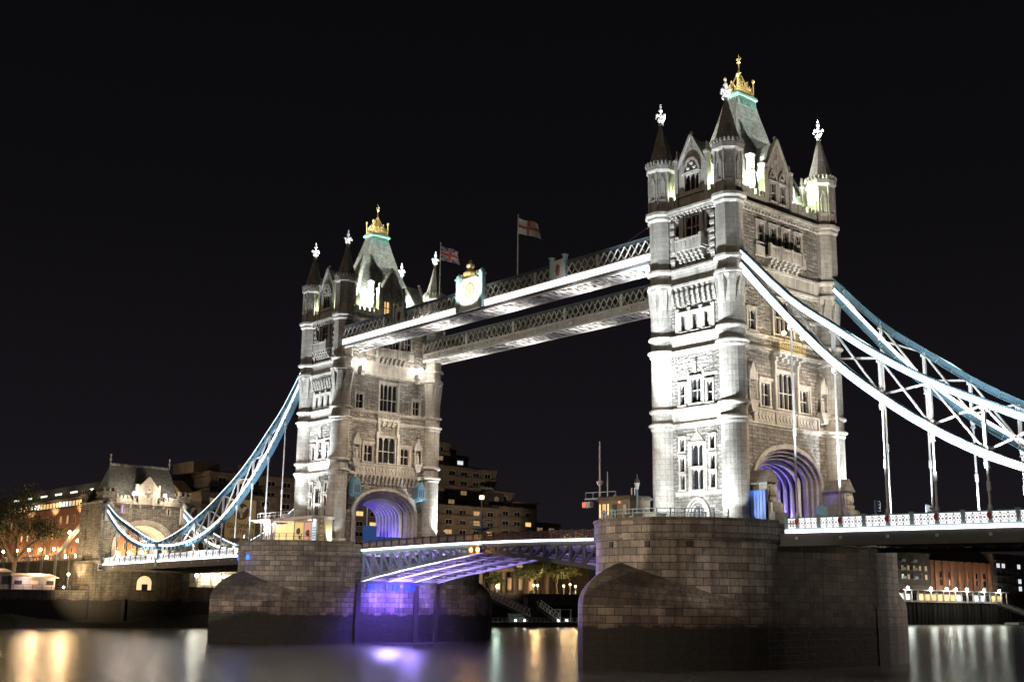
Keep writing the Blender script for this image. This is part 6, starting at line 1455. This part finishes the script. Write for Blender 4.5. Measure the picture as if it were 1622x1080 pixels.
# ------------------------------------------------------------------ floodlighting of the bridge
COOL = (0.87, 0.94, 1.0)
def flood_fixture(x, y, z, label, grp):
    t = thing('ground_floodlight', label, 'floodlight', (x, y, z), grp)
    m = MB(); m.box(x-0.45, x+0.45, y-0.3, y+0.3, z+0.25, z+0.75); m.box(x-0.5, x-0.45, y-0.1, y+0.1, z, z+0.6); m.box(x+0.45, x+0.5, y-0.1, y+0.1, z, z+0.6); m.box(x-0.5, x+0.5, y-0.3, y+0.3, z, z+0.06); m.build('housing', darksteel, t)
for X0, near in ((0, True), (-82.3, False)):
    w = 1.0 if near else 1.2
    if near:
        for dx in (0.0, 3.0): spot('river_side_flood', (X0+dx, -17.6, 2.7), (X0+dx*0.6, -9.7, 6.5), 6200, 112, COOL, .2)
        spot('river_side_flood', (X0+0.6, -21.2, 2.1), (X0, -9.7, 17), 30000, 54, COOL, .3)
        spot('river_side_flood', (X0+2.5, -21.2, 2.1), (X0+1, -9.7, 27), 88000, 50, COOL, .3)
        spot('river_side_flood', (X0-3.5, -20.6, 2.1), (X0-1, -9.7, 38), 160000, 40, COOL, .3)
    else:
        spot('river_side_flood', (X0-1.5, -15.3, 6.3), (X0-1, -9.7, 15), 7000, 100, COOL, .2)
        spot('river_side_flood', (X0-4.5, -15.3, 6.3), (X0, -9.7, 24), 26000, 60, COOL, .2)
        spot('river_side_flood', (X0+2.5, -15.3, 6.3), (X0+1, -9.7, 29), 42000, 50, COOL, .2)
        spot('river_side_flood', (X0-3.5, -21.0, 2.1), (X0, -9.7, 37), 140000, 34, COOL, .3)
        spot('river_side_flood', (X0-9.0, -18.5, 2.1), (X0-5, -10.5, 9), 9000, 60, COOL, .3)
    spot('column_uplight', (X0+4.6, -13.6, 0.8), (X0+5.1, -10.6, 8), 5600, 64, COOL, .15)
    spot('column_uplight', (X0+8.8, -12.4, 0.8), (X0+6.2, -10.0, 9), 2400, 60, COOL, .15)
    spot('column_uplight', (X0+9.0, 12.6, 0.8), (X0+6.3, 10.6, 10), 42000, 60, COOL, .15)
    spot('column_uplight', (X0-7.4, -13.2, 0.8), (X0-5.6, -10.6, 9), 5000, 60, COOL, .15)
    # roof lights in the gutters, between the gables and the turrets
    for sx_, sy_ in ((1, -1), (1, 1), (-1, -1), (-1, 1)):
        bulb('gutter_light', (X0+sx_*4.98, sy_*5.3, 41.9), 1150*w, (.80, 1, .56), .2)
        bulb('gutter_light', (X0+sx_*3.15, sy_*9.0, 41.9), 700*w, (.80, 1, .56), .15)
        spot('roof_flood', (X0+sx_*5.0, sy_*4.8, 41.3), (X0+sx_*1.2, sy_*1.8, 53), 46000*w, 64, (.97, 1, .92), .2)
        spot('roof_flood', (X0+sx_*3.1, sy_*9.1, 41.3), (X0+sx_*0.5, sy_*2.6, 53), 40000*w, 64, (.97, 1, .92), .2)
    spot('crown_light', (X0+2.4, -3.4, 56.9), (X0, 0, 60.5), 1300*w, 90, (1, .93, .72), .1); spot('crown_light', (X0+2.4, 3.4, 56.9), (X0, 0, 60.5), 1300*w, 90, (1, .93, .72), .1)
    spot('crown_light', (X0-1.5, -3.6, 56.9), (X0, 0, 60.0), 700*w, 90, (1, .85, .5), .1)
    spot('coping_light', (X0+6.5, 0, 50.5), (X0+1.5, 0, 56.0), 900*w, 70, (.85, 1, .95), .2)
    for sx_, sy_, ww in ((-1, -1, 1), (1, -1, 1), (1, 1, 3.0), (-1, 1, 2)):
        spot('finial_light', (X0+sx_*2.6, sy_*6.6, 50.6), (X0+sx_*BX, sy_*BY, 53.2), 5000*ww*w, 34, COOL, .1)
        spot('finial_light', (X0+sx_*BX+2.4, sy_*BY-2.4, 50.2), (X0+sx_*BX, sy_*BY, 53.3), 3200*ww*w, 26, COOL, .1)
    spot('turret_light', (X0+4.95, 6.4, 42.0), (X0+BX, BY, 47.5), 5200*w, 76, (.95, 1, .9), .15)
    spot('spire_light', (X0+2.6, 4.5, 49.0), (X0+BX, BY, 48.5), 3800*w, 60, (.97, 1, .97), .15)
# warm light on the road faces
spot('road_face_flood', (26, -8.5, 22), (5.35, -1, 11), 21000, 56, (1, .80, .60), .5)
spot('road_face_flood', (26, 8.5, 22), (5.35, 1, 11), 21000, 56, (1, .80, .60), .5)
spot('road_face_flood', (28, 7.5, 3.0), (5.35, 0, 28), 26000, 46, (1, .82, .60), .5)
spot('road_face_flood', (30, -7.5, 3.0), (5.35, 0, 36), 72000, 34, (1, .84, .64), .5)
spot('road_face_flood', (-60, -5, 32.6), (-76.9, -3, 10), 19000, 60, (1, .80, .60), .5)
spot('road_face_flood', (-60, 5, 32.6), (-76.9, 3, 10), 19000, 60, (1, .80, .60), .5)
spot('road_face_flood', (-50, 5, 2.4), (-76.9, 0, 24), 20000, 40, (1, .82, .62), .5)
spot('walkway_glow', (-70.5, -1.0, 30.5), (-76.9, 0, 29), 1400, 120, (1, .9, .78), .4)
# violet light in the tunnels and under the left leaf
VIO = (.16, .09, 1.0)
for X0, k in ((0, 1.0), (-82.3, 1.15)):
    for sy_ in (-1, 1):
        for dx in (-2.6, 2.8): bulb('tunnel_light', (X0+dx, sy_*3.6, 1.6), 800*k, VIO, .2)
bulb('tunnel_light', (1.0, 3.4, 2.2), 260, (1, .95, .85), .2)
for y in (-5.2, 0, 5.2):
    spot('leaf_uplight', (-71.0, y, -9.5), (-63, y, -0.6), 40000, 110, (.50, .38, 1.0), .8)
    spot('leaf_uplight', (-62.0, y, -8.5), (-52, y, 0.2), 15000, 110, (.50, .36, 1.0), .8)
spot('pier_wash', (-65.5, 0, -4.9), (-71.65, 0, -10.5), 13000, 120, VIO, .3)
spot('pier_wash', (-66.5, -5.5, -4.9), (-71.65, -6, -10), 3200, 100, VIO, .3)
spot('water_wash', (-66, -6, -4.6), (-58, -17, -14), 9000, 64, (.42, .34, 1), 1.6)
spot('water_wash', (-60, -6, -3.0), (-50, -30, -14), 9000, 70, (.36, .25, 1), 1.6)
spot('pier_wash', (-66, -3, -5), (-71.7, -3, -12.5), 9000, 100, VIO, .3)
for y in (-5, 0, 5): bulb('leaf_light', (-14.5, y, -2.0), 650, (.5, .35, 1.0), .3)
spot('pier_wash', (-92, -30, -9), (-90, -19, -9.5), 1500, 70, VIO, .4)
spot('pier_wash', (-98, -24, -5), (-88, -14, -4), 500, 70, VIO, .4)
# unseen spots added to brighten both piers, hard-edged ones shaping a diagonal shade
spot('pier_fill', (12, -95, 7), (4, -18, -7), 66000, 24, (1, .78, .58), .5)
spot('pier_fill', (20, -110, 9), (-78, -18, -7), 230000, 24, (1, .86, .74), .5)
spot('pier_fill', (-8, -85, -3), (-10.0, -21, 1.5), 100000, 25, (1, .80, .62), .3, .06)
spot('pier_fill', (-76, -95, -3), (-86, -21, 2), 95000, 22, (1, .86, .74), .3, .06)
spot('pier_fill', (14, -64, -4), (9.6, -13, -5), 26000, 9, (1, .86, .74), .3, .1)
spot('pier_fill', (17, 80, 1), (9, 19, -7), 60000, 22, (1, .82, .7), .5)
spot('pier_fill', (18, 4, -1.9), (10.6, 1, -4), 160, 110, (1, .85, .6), .3)
# walkway undersides
for x in (-66, -51, -36, -21, -10): 
    spot('underside_light', (x, -8.45, 31.5), (x, -8.45, 33.8), 1500, 160, (1, .94, .92), .3); spot('underside_light', (x, 8.45, 31.4), (x, 8.45, 33.8), 1500, 160, (1, .94, .88), .3)
    spot('lattice_light', (x, -4.2, 33.2), (x, 6.7, 35.4), 1000, 110, (1, .95, .8), .3)
    spot('lattice_light', (x, -12.2, 34.4), (x, -10.2, 36.0), 130, 150, (1, .94, .85), .2)
spot('crest_light', (-40.6, -14.4, 35.0), (-41.7, -10.7, 39.4), 3000, 110, (.98, 1, .92), .2)
spot('crest_light', (-42.8, -14.4, 35.0), (-41.7, -10.7, 39.4), 3000, 110, (.98, 1, .92), .2)
# gateway lights
spot('gateway_flood', (-158, -3, 1.8), (-171.6, 0, 9), 16000, 95, (1, .76, .5), .4)
spot('gateway_corner', (-160, -18, -8), (-171.4, -11.0, -4), 26000, 90, (1, .8, .5), .4, 1.0)
spot('gateway_corner', (-178, -15.5, -5.6), (-177, -10, 8), 12000, 80, (1, .7, .42), .4)
bulb('arch_soffit', (-176, 0, 2.5), 5000, (1, .78, .5), .4)
spot('gateway_roof', (-172.4, -8.4, 15.0), (-177, -7.5, 19), 320, 90, (.7, 1, .85), .1)
for x in (-168, -150, -130, -112): spot('chain_fill', (x, -13, 1.2), (x+3, -9.2, 6), 3600, 120, COOL, .3)  # unseen spots without fixtures, added to brighten the chains and struts
for x in (20, 32, 44): spot('chain_fill', (x, -15, 2.2), (x, -9.05, 14), 26000, 88, COOL, .3)
for x in (-96, -103): spot('chain_fill', (x, -19, 2.4), (x, -9, 18), 12000, 100, COOL, .3)
for x in (16, 26, 36): spot('chain_fill', (x, 6.5, 1.4), (x, 9, 12), 9000, 120, COOL, .3)

for x, y in ((-180, -20), (-187, -27), (-180, -31)): bulb('tree_fill', (x, y, -1.5), 2600, (1, .68, .34), .4)  # bulbs added to brighten the tree, no lamp stands here
for x in (-188, -200, -212): bulb('approach_light', (x, -2, 5.5), 2400, (1, .70, .38), .5)

for o in COL.objects:
    if o.name == 'signal_mast': o.location.x += 1.9
for o in list(bpy.data.objects):
    if '_org' in o: del o['_org']
